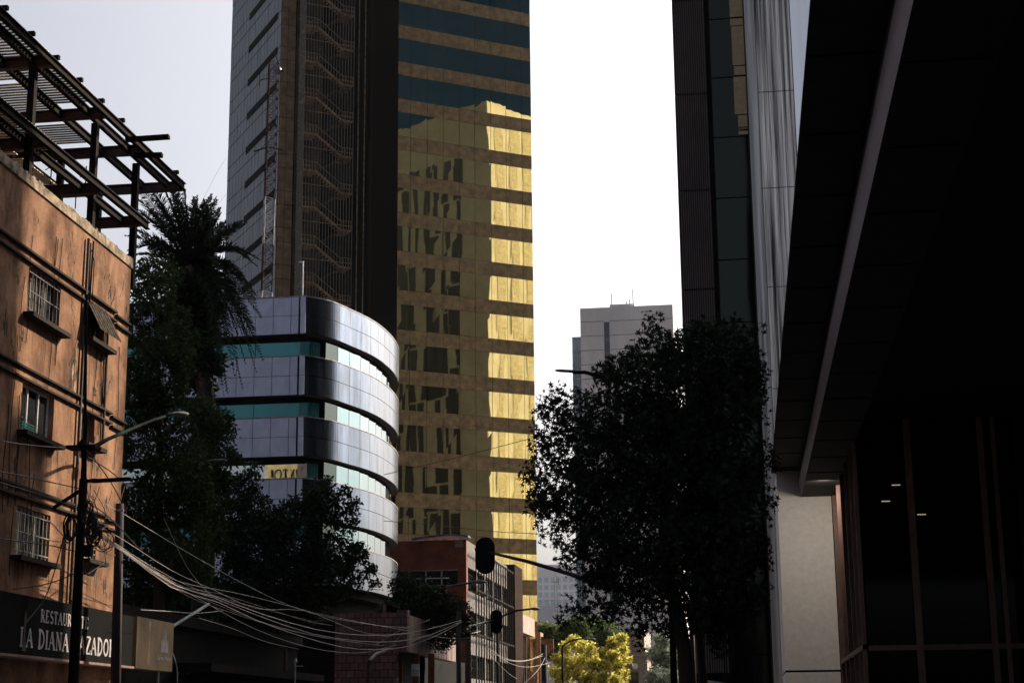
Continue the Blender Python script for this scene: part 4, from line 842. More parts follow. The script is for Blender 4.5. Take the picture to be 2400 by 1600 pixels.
# added fill light under the canopy that brightens the pillar
dl=bpy.data.lights.new('pillar_fill_light','AREA'); dl.energy=36; dl.size=.3; dl.color=(1,.85,.72); dlo=bpy.data.objects.new('pillar_fill_light',dl); COL.objects.link(dlo); dlo.location=(2.3,46.2,8.1); dlo.rotation_euler=(R(38),0,0)
# kiosk
kq0=at(1655,1592,Y=58); kq1=at(1690,1588,Y=58); kq2=at(1740,1600,Y=58)
ks=thing('kiosk','small grey street kiosk with sloping roof behind the tree trunks','kiosk',(kq0[0]+.5,59,.14))
m=MB(); m.hexa([(kq0[0],58,kq0[2]-.12),(kq1[0]+.35,58,kq0[2]-.3),(kq1[0]+.35,60,kq0[2]-.3),(kq0[0],60,kq0[2]-.12),(kq0[0],58,kq0[2]),(kq1[0]+.35,58,kq0[2]-.15),(kq1[0]+.35,60,kq0[2]-.15),(kq0[0],60,kq0[2])]); obj('roof',m,mat('kiosk_roof',(.4,.42,.42),.5),ks)
m=MB(); m.box(kq0[0]+.15,kq1[0]+.1,58.2,59.8,.14,kq0[2]-.3); obj('body',m,mat('kiosk_body',(.12,.13,.13),.6),ks)
# ================================================================ foliage
def leaves(name,clumps,count,size,matl,parent,star=False,shell=.6,flat=.5,seed=1,squash=1.0):
    r=np.random.default_rng(seed); c=np.array([k[:3] for k in clumps]); rad=np.array([k[3] for k in clumps]); w=rad**2.2; w/=w.sum()
    idx=r.choice(len(c),count,p=w); d=r.normal(size=(count,3)); d/=np.linalg.norm(d,axis=1)[:,None]
    rr=r.random(count)**(1/3.*1.0); rr=np.where(r.random(count)<shell,.65+.4*r.random(count)**.8,rr)
    # lumpy: group leaves to twig tips
    ntw=max(8,count//17); tw_=r.normal(size=(ntw,3)); 
    pos=c[idx]+d*(rad[idx]*rr)[:,None]*np.array([1,1,squash])
    k=r.integers(0,count,ntw); anchors=pos[k]; ai=r.integers(0,ntw,count); pick=r.random(count)<.72
    pos=np.where(pick[:,None],anchors[ai]+np.clip(r.normal(size=(count,3)),-1.6,1.6)*size*1.25,pos)
    n=r.normal(size=(count,3)); n[:,2]+=flat*2; n/=np.linalg.norm(n,axis=1)[:,None]; a=np.cross(n,r.normal(size=(count,3))); a/=np.linalg.norm(a,axis=1)[:,None]; b=np.cross(n,a)
    if star:
        ang=np.array([90,112,146,150,200,270,340,30,34,68])*math.pi/180; rd=np.array([1,.36,.9,.34,.62,.28,.62,.34,.9,.36])
        ang=np.array([90,116,150,180,215,270,325,0,30,64])*math.pi/180; rd=np.array([1,.3,.95,.3,.7,.18,.7,.3,.95,.3])
    else:
        ang=np.array([0,60,120,180,240,300])*math.pi/180; rd=np.array([1,.5,.5,1,.5,.5])
    K=len(ang); sz=size*(.6+.7*r.random(count))
    X=np.cos(ang)*rd; Yv=np.sin(ang)*rd; bend=(X**2+Yv**2)*-.18
    v=pos[:,None,:]+sz[:,None,None]*(a[:,None,:]*X[None,:,None]+b[:,None,:]*Yv[None,:,None]+n[:,None,:]*bend[None,:,None]); v=v.reshape(-1,3)-WORG[parent.name]
    me=bpy.data.meshes.new(name); me.vertices.add(len(v)); me.vertices.foreach_set('co',v.astype(np.float32).ravel())
    me.loops.add(len(v)); me.loops.foreach_set('vertex_index',np.arange(len(v),dtype=np.int32)); me.polygons.add(count)
    me.polygons.foreach_set('loop_start',np.arange(0,len(v),K,dtype=np.int32)); me.polygons.foreach_set('loop_total',np.full(count,K,dtype=np.int32))
    me.update(calc_edges=True); me.validate(); me.materials.append(matl); o=bpy.data.objects.new(name,me); COL.objects.link(o); o.parent=parent; WORG[o.name]=WORG[parent.name]; return o
def pxc(lst,Y,dep,F_=1.0,seed=3,dup=2):
    r=np.random.default_rng(seed); out=[]
    for (x,y,rd) in lst:
        for k in range(dup):
            yy=Y+(r.random()-.5)*dep; p=at(x+r.uniform(-.2,.2)*rd,y+r.uniform(-.2,.2)*rd,Y=yy); out.append((*p,rd/3900*yy*F_))
    return out
def tree(name,label,base,clumps,count,size,lm,trunkpts,trunkr,star=False,seed=1,limbs=10,flat=.5,group=None,shell=.6):
    t=thing(name,label,'tree',base,group); m=MB(); m.tube(trunkpts,trunkr,10)
    r=np.random.default_rng(seed); top=V(*trunkpts[-1]); mid=V(*trunkpts[max(0,len(trunkpts)-2)])
    cs=sorted(clumps,key=lambda k:-k[3])
    for k in range(limbs):
        c=V(*cs[int(r.integers(0,max(1,len(cs))))][:3]); f=r.uniform(0,.9); s=mid+(top-mid)*f; p1=s+(c-s)*.45+V(0,0,r.uniform(-.3,.1)); c=s+(c-s)*.85; m.tube([s,p1,c],[trunkr[-1]*.7,trunkr[-1]*.4,.02],6)
        for q in range(3): c2=c+r.normal(size=3)*.22; m.tube([p1+(c-p1)*.5,c2],[trunkr[-1]*.2,.012],5)
    obj('trunk',m,BARK,t,smooth=True); leaves('crown',clumps,count,size,lm,t,star,seed=seed,flat=flat,shell=shell); return t
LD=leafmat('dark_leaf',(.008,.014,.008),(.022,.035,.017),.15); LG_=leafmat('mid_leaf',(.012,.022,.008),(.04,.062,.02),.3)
LY=leafmat('yellow_green_leaf',(.10,.12,.02),(.72,.63,.14),.48); LH=leafmat('soft_green_leaf',(.05,.08,.03),(.12,.16,.06),.4); LHZ=leafmat('haze_pale_leaf',(.12,.15,.11),(.28,.32,.24),.4); LP=leafmat('palm_leaf',(.012,.018,.012),(.03,.04,.022),.1)  # paler leaves of the hazy background tree carry haze in their colour
big=[(1535,742,24),(1528,770,26),(1545,790,28),(1520,812,34),(1490,850,40),(1560,850,45),(1450,872,42),(1605,800,40),(1600,860,70),(1640,770,34),(1655,810,50),(1710,780,38),(1745,780,34),(1700,850,80),(1760,850,40),(1410,910,45),(1500,920,70),
(1310,918,26),(1300,950,34),(1285,1000,46),(1345,985,48),(1330,1060,62),(1262,1040,28),(1262,1110,34),(1245,1120,18),(1300,1150,52),(1270,1190,26),(1310,1215,44),(1280,1255,26),(1340,1270,42),(1400,1000,90),(1480,1000,90),(1600,960,110),(1720,940,80),(1765,960,38),
(1440,1100,110),(1560,1090,130),(1690,1060,110),(1770,1080,40),(1400,1190,90),(1500,1210,120),(1620,1190,130),(1740,1180,70),(1420,1290,80),(1530,1310,110),(1660,1300,120),(1765,1290,38),(1385,1340,45),(1440,1370,70),(1560,1400,80),(1680,1400,80),(1760,1390,40),
(1345,1440,28),(1318,1462,16),(1375,1425,32),(1410,1440,40),(1470,1430,38),(1500,1470,26),(1505,1512,16),(1560,1460,28),(1640,1430,36),(1700,1460,44),(1750,1450,36),(1690,1510,26),(1775,1420,20),(1620,1480,26),(1585,800,26),(1590,840,44),(1595,900,44),(1590,980,60),(1595,1060,50),(1590,1150,50),(1595,1240,50),(1590,1330,50),(1600,1400,40),(1560,1000,60),(1630,950,50),(1270,1160,34),(1300,1060,40),(1260,1085,22),(1350,1180,60),(1320,1310,30)]
YB=42
tb=[at(1612,1697,Y=YB),at(1610,1600,Y=YB),at(1603,1520,Y=YB),at(1590,1440,Y=YB),at(1560,1330,Y=YB),at(1550,1100,Y=YB),at(1540,850,Y=YB)]; tb[0][2]=.14
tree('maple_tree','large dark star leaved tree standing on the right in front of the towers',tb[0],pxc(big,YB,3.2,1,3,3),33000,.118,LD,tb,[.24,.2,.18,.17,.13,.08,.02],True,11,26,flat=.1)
t2=[at(1650,1697,Y=44),at(1648,1600,Y=44),at(1640,1500,Y=44),at(1625,1400,Y=44),at(1640,1250,Y=44),at(1660,1050,Y=44)]; t2[0][2]=.14
tree('slender_tree','slimmer dark tree with thin trunk close behind the big star leaved tree',t2[0],pxc([(1660,1050,80),(1700,1150,80),(1640,1250,80),(1720,1300,70),(1730,900,60)],44.5,2,1,5,2),9000,.11,LD,t2,[.14,.12,.1,.09,.06,.02],True,12,8)
la=[(345,625,30),(330,660,34),(395,640,32),(375,690,50),(345,740,60),(415,745,34),(330,820,60),(400,800,60),(440,790,30),(380,880,80),(430,860,30),(330,940,60),(400,960,60),(330,1040,70),(420,1050,60),(400,1130,90),(330,1180,70),(450,1180,60),(350,1280,80),(430,1280,70),(360,1370,70),(460,1350,50)]
ba=at(370,1697,Y=58); ba[2]=.14
tree('laurel_tree','tall dense green tree rising beside the terracotta building corner',ba,pxc(la,58,3,1,6,2),30000,.09,LG_,[ba,at(372,1500,Y=58),at(372,1300,Y=58),at(372,1000,Y=58),at(370,700,Y=58)],[.28,.24,.18,.1,.03],False,21,14,flat=.2)
lb_=[(470,960,36),(510,985,36),(535,1010,20),(480,1010,44),(515,1050,36),(545,1080,20),(470,1080,50),(500,1130,50),(440,1130,50),(480,1200,50),(500,1260,36),(440,1330,60),(510,1120,24)]
bb_=at(455,1697,Y=66); bb_[2]=.14
tree('poplar_tree','bright edged leafy tree between the palm trunk and the silver building',bb_,pxc(lb_,66,3,1,7,2),14000,.09,LG_,[bb_,at(458,1400,Y=66),at(465,1200,Y=66),at(475,1000,Y=66)],[.2,.16,.1,.03],False,22,10,flat=.2)
lc=[(590,1100,22),(575,1140,34),(600,1190,40),(550,1200,44),(640,1240,50),(690,1200,36),(735,1165,34),(770,1140,22),(760,1200,44),(805,1165,22),(830,1185,18),(810,1220,34),(690,1290,70),(780,1290,56),(835,1300,28),(862,1340,20),(876,1365,10),(600,1290,70),(540,1270,50),(560,1370,70),(650,1380,70),(740,1380,60),(810,1360,40),(500,1400,50),(700,1430,40)]
bc=at(660,1697,Y=72); bc[2]=.14
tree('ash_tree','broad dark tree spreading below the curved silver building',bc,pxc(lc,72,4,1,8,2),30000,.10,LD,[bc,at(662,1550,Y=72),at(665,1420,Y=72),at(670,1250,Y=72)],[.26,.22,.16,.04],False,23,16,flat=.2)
ld_=[(960,1400,44),(1000,1410,40),(940,1370,30),(1020,1420,44),(1060,1440,40),(1085,1470,28),(980,1450,50),(1040,1480,40),(930,1420,30),(905,1440,20)]
bd=at(990,1697,Y=84); bd[2]=.14
tree('clipped_hedge_tree','round topped black hedge tree in front of the dark red building',bd,pxc(ld_,86,2.5,1,9,3),16000,.09,LD,[bd,at(990,1560,Y=86),at(990,1450,Y=86)],[.2,.16,.08],False,24,8,shell=.8)
ly=[(1345,1505,12),(1325,1520,11),(1365,1512,13),(1385,1525,12),(1310,1545,11),(1335,1550,13),(1362,1548,12),(1392,1555,12),(1415,1530,12),(1438,1508,11),(1455,1498,10),(1462,1520,10),(1440,1535,12),(1418,1560,12),(1448,1560,12),(1466,1548,9),(1300,1575,11),(1325,1580,13),(1355,1582,13),(1385,1588,13),(1412,1590,13),(1440,1590,12),(1460,1580,9),(1310,1605,12),(1340,1615,14),(1375,1620,14),(1410,1622,14),(1440,1615,12),(1350,1650,20),(1400,1655,20)]
by=at(1390,1697,Y=150); by[2]=.1
tree('yellow_green_tree','sunlit yellow green tree glowing at the end of the street',by,pxc(ly,150,6,1.05,10,2),17000,.17,LY,[by,at(1385,1650,Y=150),at(1372,1600,Y=150),at(1370,1550,Y=150)],[.3,.25,.15,.05],False,25,12,flat=0)
for i,(lst,lab,Yd,px) in enumerate((([(1270,1475,14),(1290,1480,18),(1320,1485,24),(1350,1480,30),(1300,1510,30)],'dull green tree beside the gold tower foot, behind the yellow tree',190,1310),
    ([(1390,1475,28),(1420,1480,30),(1370,1500,24),(1440,1500,24),(1400,1520,30)],'darker green tree behind the right half of the yellow tree',200,1400),
    ([(1550,1500,18),(1540,1530,20),(1565,1550,26),(1545,1590,26),(1580,1600,30),(1560,1640,34),(1575,1520,16)],'hazy grey green tree right of the stone clock building',185,1555))):
    b_=at(px,1697,Y=Yd); b_[2]=.0
    tree('background_tree',lab,b_,pxc(lst,Yd,6,1,30+i,2),11000,.20,LH if i<2 else LHZ,[b_,at(px,1600,Y=Yd),at(px,1520,Y=Yd)],[.3,.25,.1],False,40+i,6,group='trees at the end of the street')
# low plant on stone wall
pl=thing('wall_plant','small leafy plant on top of the pink stone wall','plant',at(900,1436,Y=81)); leaves('leaves',pxc([(915,1418,9),(900,1424,8),(930,1420,7)],81,.8,1,3,2),900,.06,LG_,pl)
# ---------------- palm
def palm():
    Yp=75; c=at(447,625,Y=Yp); b=V(at(478,1400,Y=Yp)[0]+.1,Yp,.14); 
    t=thing('date_palm','dark feathery date palm behind the corner of the terracotta building','palm tree',b)
    m=MB(); P=[b,V(b[0],Yp,8),at(490,1150,Y=Yp),at(484,950,Y=Yp),c]; m.tube(P,[.42,.38,.36,.45,.3],12); obj('trunk',m,BARK,t,smooth=True)
    tips=[(429,435),(405,440),(385,450),(350,440),(324,445),(462,467),(494,463),(478,475),(501,519),(515,505),(562,523),(540,540),(492,589),(608,614),(585,600),(530,640),(560,660),(604,740),(590,700),(590,828),(575,780),(569,842),(545,870),(530,908),(502,926),(515,890),(480,930),(460,936),(440,930),(418,926),(400,900),(380,870),(331,505),(310,540),(300,600),(320,650),(360,700),(372,780),(550,760),(500,840),(470,880),(520,800),(430,860),(590,770),(455,470),(415,480),(370,480),(340,570)]
    r=np.random.default_rng(5)
    for i,(x,y) in enumerate(tips*2):
        if i>=len(tips): x+=r.uniform(-30,30); y+=r.uniform(-15,30)
        
        yd=r.uniform(-1.6,1.6) if i>=len(tips) else r.uniform(-1.2,1.0); e=at(x,y,Y=Yp+yd); e=c+(e-c)*1.06; L=np.linalg.norm(e-c); up=V(0,0,1)*(L*.22)
        pts=[]; 
        for k in range(11): s=k/10; pts.append(c*(1-s)+e*s+up*math.sin(math.pi*min(1,s*1.0))*(1 if e[2]<c[2]+.5 else .35))
        m=MB(); m.tube(pts,[.035-.028*k/10 for k in range(11)],4)
        side=np.cross(e-c,V(0,0,1)+r.normal(size=3)*.5); side/=np.linalg.norm(side)
        nl=64
        for k in range(3,nl):
            s=k/nl; f=s*10; j=min(9,int(f)); p=pts[j]*(1-f+j)+pts[j+1]*(f-j); tg=pts[j+1]-pts[j]; tg/=np.linalg.norm(tg)
            ll=(.58*math.sin(math.pi*min(.97,.12+s*.9))+.06)*r.uniform(.8,1.15)
            for sg_ in (-1,1):
                dr=tg*.6+side*sg_*.85+V(0,0,-.12)+r.normal(size=3)*.1+np.cross(side,tg)*r.uniform(.0,.4); dr/=np.linalg.norm(dr); wv=np.cross(dr,V(0,1,0)+r.normal(size=3)*.4); wv/=np.linalg.norm(wv)
                m.poly([p-wv*.015,p+dr*ll*.5-wv*.03,p+dr*ll,p+dr*ll*.5+wv*.03,p+wv*.015])
        obj('frond',m,LP,t)
    leaves('dead_frond_skirt',pxc([(450,700,55),(470,780,50),(440,840,50),(490,850,40),(460,900,40),(480,720,60),(420,760,40)],Yp,1.6,.85,5,2),6000,.2,LP,t,flat=-1)
palm()
# ================================================================ poles, lamps, cables
def lamp(name,label,pts,r,head,matl=None,headw=.28,group='street lamps on curved arms',base=None,posts=None):
    t=thing(name,label,'street lamp',base if base is not None else pts[0],group); m=MB(); m.tube(pts,r,8); obj('arm',m,matl or POLEM,t,smooth=True)
    if posts: m=MB(); m.tube(posts,[.11,.08],10); obj('pole',m,matl or POLEM,t,smooth=True)
    a,b=head; a=V(*a);b=V(*b); m=MB(); u=(b-a)/np.linalg.norm(b-a)
    m.tube([a-u*.1,a,a+(b-a)*.3,a+(b-a)*.75,b],[.05,.09,headw*.5,headw*.5,.05],10); vv=[(p[0],p[1],(p[2]-a[2]-(b-a)[2]*.5)*.55+a[2]+(b-a)[2]*.5) for p in m.v] if abs(u[2])<.3 else m.v
    m.v=vv; obj('lamp_head',m,LAMPM,t,smooth=True); return t
Yq=42.; 
p1=V(at(190,1500,Y=Yq)[0],Yq,.14); p1x=p1[0]
up_=thing('utility_pole','thick black utility pole with cable coils in front of the restaurant sign','utility pole',p1)
zt_=at(196,1122,Y=Yq)[2]; top=at(196,1122,Y=Yq); bot=at(172,1600,Y=Yq)
m=MB(); m.tube([V(bot[0]-.05,Yq,.14),bot,at(186,1300,Y=Yq),top],[.16,.145,.125,.115],12); obj('shaft',m,mat('black_pole',(.008,.008,.009),.8,bump=.2,spec=.08),up_,smooth=True)
m=MB(); m.tube([top,at(199,1000,Y=Yq),at(201,800,Y=Yq),at(203,690,Y=Yq)],[.09,.05,.045,.03],8); obj('mast_extension',m,BLACK,up_)
m=MB(); m.bar(at(200,1128,Y=Yq),at(225,1124,Y=Yq-.2),.08); m.bar(at(218,1127,Y=Yq-.2),at(304,1122,Y=Yq-.8),.1); m.bar(at(125,1190,Y=Yq-.2),at(190,1148,Y=Yq),.09); obj('cross_arm',m,BLACK,up_)
def ring(mb,c,rx,rz,r,n=20,tilt=0,a0=0,a1=360):
    mb.tube([c+V(rx*math.cos(R(a)),tilt*math.sin(R(a)),rz*math.sin(R(a))) for a in np.linspace(a0,a1,n)],r,6)
m=MB()
for (px_,py_,rx_,rz_,n_,th) in ((166,1238,.16,.30,7,.022),(212,1240,.12,.30,10,.02),(222,1252,.16,.26,6,.015),(243,1266,.22,.24,7,.009),(205,1200,.12,.3,5,.016)):
    cc=at(px_,py_,Y=Yq-.3)
    for k in range(n_):
        q=cc+V(*rng.normal(size=3))*V(.035,.04,.05); ring(m,q,rx_*rng.uniform(.75,1.25),rz_*rng.uniform(.8,1.2),th*rng.uniform(.7,1.3),22,.08*rng.normal())
for k in range(14):
    a_=at(200+rng.uniform(-10,40),1170+rng.uniform(-60,40),Y=Yq-.2); b_=at(205+rng.uniform(-10,70),1240+rng.uniform(-20,90),Y=Yq-.2); c_=(a_+b_)/2+V(rng.uniform(-.3,.3),0,-rng.uniform(.05,.4)); m.tube(crom([a_,c_,b_],5),.008,5)
obj('cable_coils',m,WIREB,up_)
m=MB(); q=at(200,1290,Y=Yq-.3); m.box(q[0]-.06,q[0]+.14,q[1],q[1]+.2,q[2]-.14,q[2]+.16); obj('junction_box',m,BLACK,up_)
# lamp on pole one
pa=[at(212,1052,Y=Yq),at(250,1030,Y=Yq+2),at(310,1004,Y=Yq+4),at(360,984,Y=Yq+5),at(400,972,Y=Yq+5.5)]
t=lamp('street_lamp','street lamp with slanted green arm reaching right from the black utility pole',pa,[.07,.06,.05,.045,.04],(at(400,974,Y=Yq+5.5),at(441,966,Y=Yq+6)),mat('green_arm',(.012,.028,.02),.8,spec=.05),.30)
# plate bracket under it
m=MB(); q=at(195,1048,Y=Yq); m.prism([(q[0]-.42,q[1]-.2),(q[0]+.42,q[1]-.2),(q[0]+.42,q[1]+.25),(q[0]-.42,q[1]+.25)],q[2]-.05,q[2]+.04); m.tube([q+V(0,0,.02),q+V(0,0,.25)],[.2,.05],8); obj('bracket',m,BLACK,up_)
Yl=60; pb=[at(330,1118,Y=Yl),at(380,1100,Y=Yl),at(430,1086,Y=Yl+.5),at(487,1081,Y=Yl+1)]
q=at(330,1118,Y=Yl); lamp('street_lamp','pinkish street lamp head on thin arm among the dark leaves',pb,.045,(at(487,1082,Y=Yl+1),at(530,1078,Y=Yl+1)),POLEM,.3,posts=[(q[0],Yl,.14),tuple(q)],base=(q[0],Yl,.14))
# second pole
Y2=46.; m=MB(); b_=at(277,1600,Y=Y2); tt=at(281,1180,Y=Y2)
s2=thing('utility_pole','straight mauve grey utility pole between restaurant board and tan panel','utility pole',V(b_[0],Y2,.14))
m.tube([V(b_[0]-.02,Y2,.14),tt],[.17,.12],12); obj('shaft',m,mat('mauve_pole',(.035,.028,.032),.7,var=.3,streak=4,spec=.1),s2,smooth=True)
m=MB(); m.tube([tt,at(284,1165,Y=Y2),at(292,1140,Y=Y2),at(300,1132,Y=Y2),at(314,1128,Y=Y2)],.012,5); m.tube([at(276,1195,Y=Y2-.2),at(290,1195,Y=Y2-.2)],.03,5); obj('wire_tail',m,WIRE,s2)
# far poles and lamps
def post(px,py,Y,r,label,name='utility_pole',cat='utility pole',matl=POLEM,top=None):
    a=at(px,py,Y=Y); t=thing(name,label,cat,V(a[0],Y,.14)); m=MB(); m.tube([(a[0],Y,.14),tuple(a)],[r,r*.8],10); obj('shaft',m,matl,t,smooth=True); return t,a
post(1075,1432,78,.13,'grey utility pole at the right end of the pink stone lintel')
post(1098,1480,88,.17,'stout weathered brown pole beside the barred concrete building',matl=mat('brown_pole',(.13,.085,.07),.9,bump=.5,streak=3))
post(1275,1510,108,.22,'black pole tangled with wires near the yellow tree')
q=at(1012,1392,Y=92); lamp('street_lamp','grey blue street lamp in front of the dark red building',[q,at(1030,1382,Y=92),at(1060,1372,Y=92),at(1110,1364,Y=92)],.06,(at(1108,1363,Y=92),at(1141,1363,Y=92)),POLEM,.34,posts=[(q[0],92,.14),tuple(q)],base=(q[0],92,.14))
q=at(1166,1452,Y=112); lamp('street_lamp','dark street lamp head against the bottom of the gold tower',[q,at(1180,1442,Y=112),at(1210,1430,Y=112),at(1245,1426,Y=112)],.07,(at(1243,1425,Y=112),at(1266,1427,Y=112)),BLACK,.4,posts=[(q[0],112,.14),tuple(q)],base=(q[0],112,.14))
q=at(1318,1514,Y=125); lamp('street_lamp','thin street lamp standing in front of the yellow green tree',[q,at(1325,1508,Y=125),at(1340,1500,Y=125),at(1360,1496,Y=125),at(1378,1496,Y=125)],.06,(at(1378,1496,Y=125),at(1396,1498,Y=125)),BLACK,.35,posts=[(q[0],125,.14),tuple(q)],base=(q[0],125,.14))
q=at(1560,960,Y=50); lamp('street_lamp','flat headed lamp on bent arm sticking out of the big tree',[q,at(1500,915,Y=50),at(1430,889,Y=50),at(1400,880,Y=50),at(1370,872,Y=50),at(1343,873,Y=50)],[.08,.07,.065,.06,.06,.05],(at(1345,872,Y=50),at(1302,866,Y=50)),BLACK,.16,posts=[(q[0],50,.14),tuple(q)],base=(q[0],50,.14))
# traffic lights
def traffic(label,cx_,cy_,w_,h_,Y,arm,ar,base):
    t=thing('traffic_light',label,'traffic light',base,'traffic lights seen from behind'); a=at(cx_,cy_,Y=Y); rw=w_/2/3900*Y; rh=h_/2/3900*Y; n=12; P=[]
    for k in range(n+1): an=math.pi*k/n; P.append((a[0]+rw*math.cos(an),a[2]+(rh-rw)+rw*math.sin(an)))
    for k in range(n+1): an=math.pi+math.pi*k/n; P.append((a[0]+rw*math.cos(an),a[2]-(rh-rw)+rw*math.sin(an)))
    m=MB(); m.poly([(x,Y,z) for x,z in P]); m.poly([(x,Y+.04,z) for x,z in P[::-1]])
    for k in range(len(P)): x0,z0=P[k]; x1,z1=P[(k+1)%len(P)]; m.quad((x0,Y,z0),(x1,Y,z1),(x1,Y+.04,z1),(x0,Y+.04,z0))
    obj('backplate',m,BLACK,t); m=MB(); m.box(a[0]-rw*.5,a[0]+rw*.5,Y-.2,Y-.001,a[2]-rh*.8,a[2]+rh*.8); obj('housing',m,BLACK,t)
    for k in (-1,0,1): m=MB(); z=a[2]+k*rh*.52; m.tube([(a[0],Y+.041,z),(a[0],Y+.3,z)],[rw*.45,rw*.48],12); obj('visor',m,BLACK,t)
    m=MB(); m.tube(arm,ar,8); obj('mast_arm',m,mat('arm_rust',(.05,.03,.028),.6,var=.3),t,smooth=True); return t
Y=64; q=at(1620,1430,Y=66); traffic('large black traffic light hanging from the long arm over the street',1137,1301,47,88,Y,[V(q[0],66,.14),q,at(1480,1388,Y=65.5),at(1345,1347,Y=65),at(1240,1316,Y=64.5),at(1140,1292,Y=63.9)],[.14,.11,.1,.09,.075,.05],V(q[0],66,.14))
Y=92; q=at(864,1600,Y=76); traffic('small black traffic light at the end of a curved black arm',1163,1456,29,56,Y,[V(q[0],76,.14),at(864,1560,Y=76),at(866,1548,Y=76),at(880,1532,Y=77),at(900,1525,Y=78),at(960,1505,Y=81),at(1020,1487,Y=85),at(1090,1470,Y=89),at(1160,1452,Y=92)],[.14,.1,.09,.09,.09,.085,.08,.07,.06],V(q[0],76,.14))
# cables
CG='cables strung along the street'
def cable(label,pts,Ya,Yb,r=.018,matl=WIRE,n=26,group=CG):
    P=crom([np.array(p) for p in pts],max(2,n//(len(pts)-1))); xs=[p[0] for p in P]; m=MB(); x0,x1=pts[0][0],pts[-1][0]
    m.tube([at(p[0],p[1],Y=Ya+(Yb-Ya)*(p[0]-x0)/(x1-x0)) for p in P],r,5); b=at(*pts[0],Y=Ya)
    return tag(obj('cable',m,matl,None,base=b),label,'cable',group)
wl=[([(200,1215),(290,1265),(400,1335),(500,1381),(600,1380+45),(712,1430),(830,1475),(905,1490)],'upper pale cable that drops in front of the broad dark tree'),
([(190,1150),(300,1210),(450,1300),(600,1382),(700,1425),(840,1456),(960,1478)],'highest pale cable running from pole to the pink stone wall'),
([(205,1220),(330,1320),(430,1365),(540,1386),(650,1412),(770,1445),(880,1464),(960,1470)],'pale cable just under the two highest ones'),
([(205,1230),(320,1310),(420,1375),(500,1396),(620,1440),(740,1474),(840,1487),(920,1486),(1000,1474),(1082,1452)],'bright cable ending at the grey pole over the lintel'),
([(205,1235),(310,1306),(400,1366),(500,1400),(600,1440),(730,1484),(840,1501),(930,1502),(1010,1486),(1080,1455)],'second bright cable below, ending at the grey pole'),
([(205,1240),(300,1300),(400,1375),(510,1410),(600,1452),(700,1488),(800,1515),(880,1521),(960,1513),(1040,1480),(1082,1456)],'lowest thick bright cable of the bundle'),
([(205,1238),(300,1295),(390,1360),(480,1410),(560,1455),(640,1490),(720,1515),(800,1528),(860,1527),(930,1510)],'beaded looking dim cable hanging lowest at mid span'),
([(205,1225),(300,1292),(420,1362),(520,1400),(640,1432),(760,1462)],'thin dim cable in the middle of the bundle'),
([(205,1228),(320,1305),(420,1370),(520,1392),(620,1423),(720,1455),(780,1465)],'thin pale cable crossing the bundle centre'),
([(210,1232),(330,1325),(440,1396),(540,1434),(640,1466),(740,1490),(840,1505)],'thin warm cable beside the lowest thick one'),
([(300,1300),(400,1370),(480,1404),(600,1452),(700,1480),(800,1500),(900,1512)],'thin cable joining the bundle from the mauve pole'),
([(385,1215),(410,1270),(440,1330),(480,1380),(520,1410)],'loose cable dropping steeply out of the dark tree'),
([(330,1428),(400,1432),(460,1436),(524,1430)],'short level cable above the slanted banner pole'),
([(465,1447),(540,1470),(620,1502),(700,1520)],'faint cable sagging low into the dark shop front'),
([(900,1490),(960,1484),(1030,1492),(1080,1496),(1118,1487)],'pale cable passing under the grey pole top'),
([(920,1508),(960,1470),(1008,1450)],'diagonal pale cable rising to the hedge tree'),
([(880,1510),(940,1475),(1008,1452)],'fainter diagonal cable rising to the hedge tree'),
([(1080,1482),(1100,1484),(1127,1478)],'short pale cable at the small traffic light arm'),
([(1118,1488),(1150,1520),(1190,1545),(1230,1548),(1275,1535)],'pale cable sagging in front of the barred building'),
([(1118,1490),(1160,1530),(1200,1555),(1240,1562),(1290,1552)],'lower pale cable sagging towards the black pole'),
([(1118,1492),(1150,1535),(1190,1575),(1212,1590)],'cable dropping toward the low pink building'),
([(1150,1530),(1200,1546),(1240,1545),(1275,1530)],'thin cable above the portal ending at the black pole'),
([(1230,1600),(1260,1570),(1278,1540)],'loose wire rising to the black pole from the left')]
for i,(p,l) in enumerate(wl):
    far=p[0][0]>1000; cable(l,p,*( (88,108) if far else (Yq,78) if p[-1][0]>950 and p[0][0]<400 else (42+(p[0][0]-200)*.045,42+(p[-1][0]-200)*.042)),r=.009+(.006 if i in (3,4,5) else 0)-(.003 if i in (7,8,9,10) else 0))
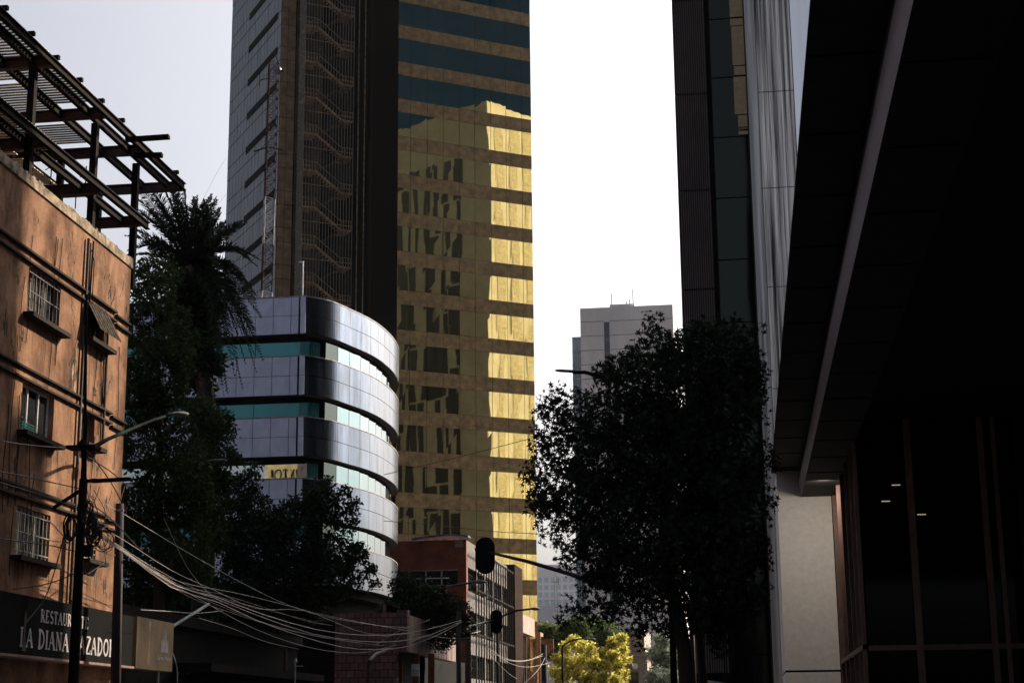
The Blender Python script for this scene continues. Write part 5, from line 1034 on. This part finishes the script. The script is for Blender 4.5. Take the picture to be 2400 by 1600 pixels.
bl=[([(900,1112),(1010,1086),(1110,1062),(1240,1028),(1300,1012)],'thin dark cable slanting up across the gold windows',70,80),
([(900,1220),(1000,1228),(1150,1244),(1290,1252)],'thin dark cable crossing the lowest gold windows',75,85),
([(0,1033),(60,1042),(130,1048),(160,1050)],'black cable crossing the middle window sill',38,42),
([(0,1105),(60,1116),(130,1132),(190,1145)],'black cable above the lower barred window',38,42),
([(0,1262),(80,1272),(120,1278),(180,1292)],'black cable across the lower barred window',38,42),
([(200,1050),(225,1080),(260,1130),(285,1175)],'black cable hanging from the lamp bracket to the mauve pole',42,46),
([(205,1070),(260,1105),(304,1143)],'black cable fanning out right below the lamp bracket',42,45),
([(205,1175),(260,1215),(330,1290)],'black cable leaving the black pole toward the tree',42,48),
([(205,1345),(235,1325),(270,1300)],'black cable looping up right to the mauve pole',42,45.8),
([(30,1380),(90,1372),(140,1358),(180,1340)],'black cable rising above the restaurant board',40,42),
([(60,1460),(110,1390),(150,1260)],'thin cable running steeply down to the sign',40,42),
([(0,1130),(90,1158),(180,1190)],'thick black cable bundle at the left edge',38,42)]
for p,l,a,b in bl: cable(l,p,a,b,r=.016 if '60' else .01,matl=WIREB,group='black cables on the terracotta front' if p[0][0]<400 else 'dark cables across the gold tower')
# sky wires by the tower
for i,(p,l) in enumerate((([(470,480),(500,420),(530,370)],'hair thin wire against the sky between palm and tower'),([(485,515),(510,480),(530,455)],'second hair thin wire just above the palm fronds'))): cable(l,p,80,90,r=.006,matl=POLEM,group='guy wires of the mast')
# ================================================================ haze
hz=MB(); hz.box(-260,260,-110,1000,-1,122)
hm=bpy.data.materials.new('haze_air'); hm.use_nodes=True; t=hm.node_tree; t.nodes.remove(t.nodes['Principled BSDF']); pv=t.nodes.new('ShaderNodeVolumePrincipled')
pv.inputs['Color'].default_value=(.9,.92,1,1); pv.inputs['Density'].default_value=.00004; pv.inputs['Anisotropy'].default_value=.3; t.links.new(pv.outputs[0],t.nodes['Material Output'].inputs['Volume'])
HAZE=True
if HAZE: o=obj('haze',hz,hm); tag(o,kind='stuff')
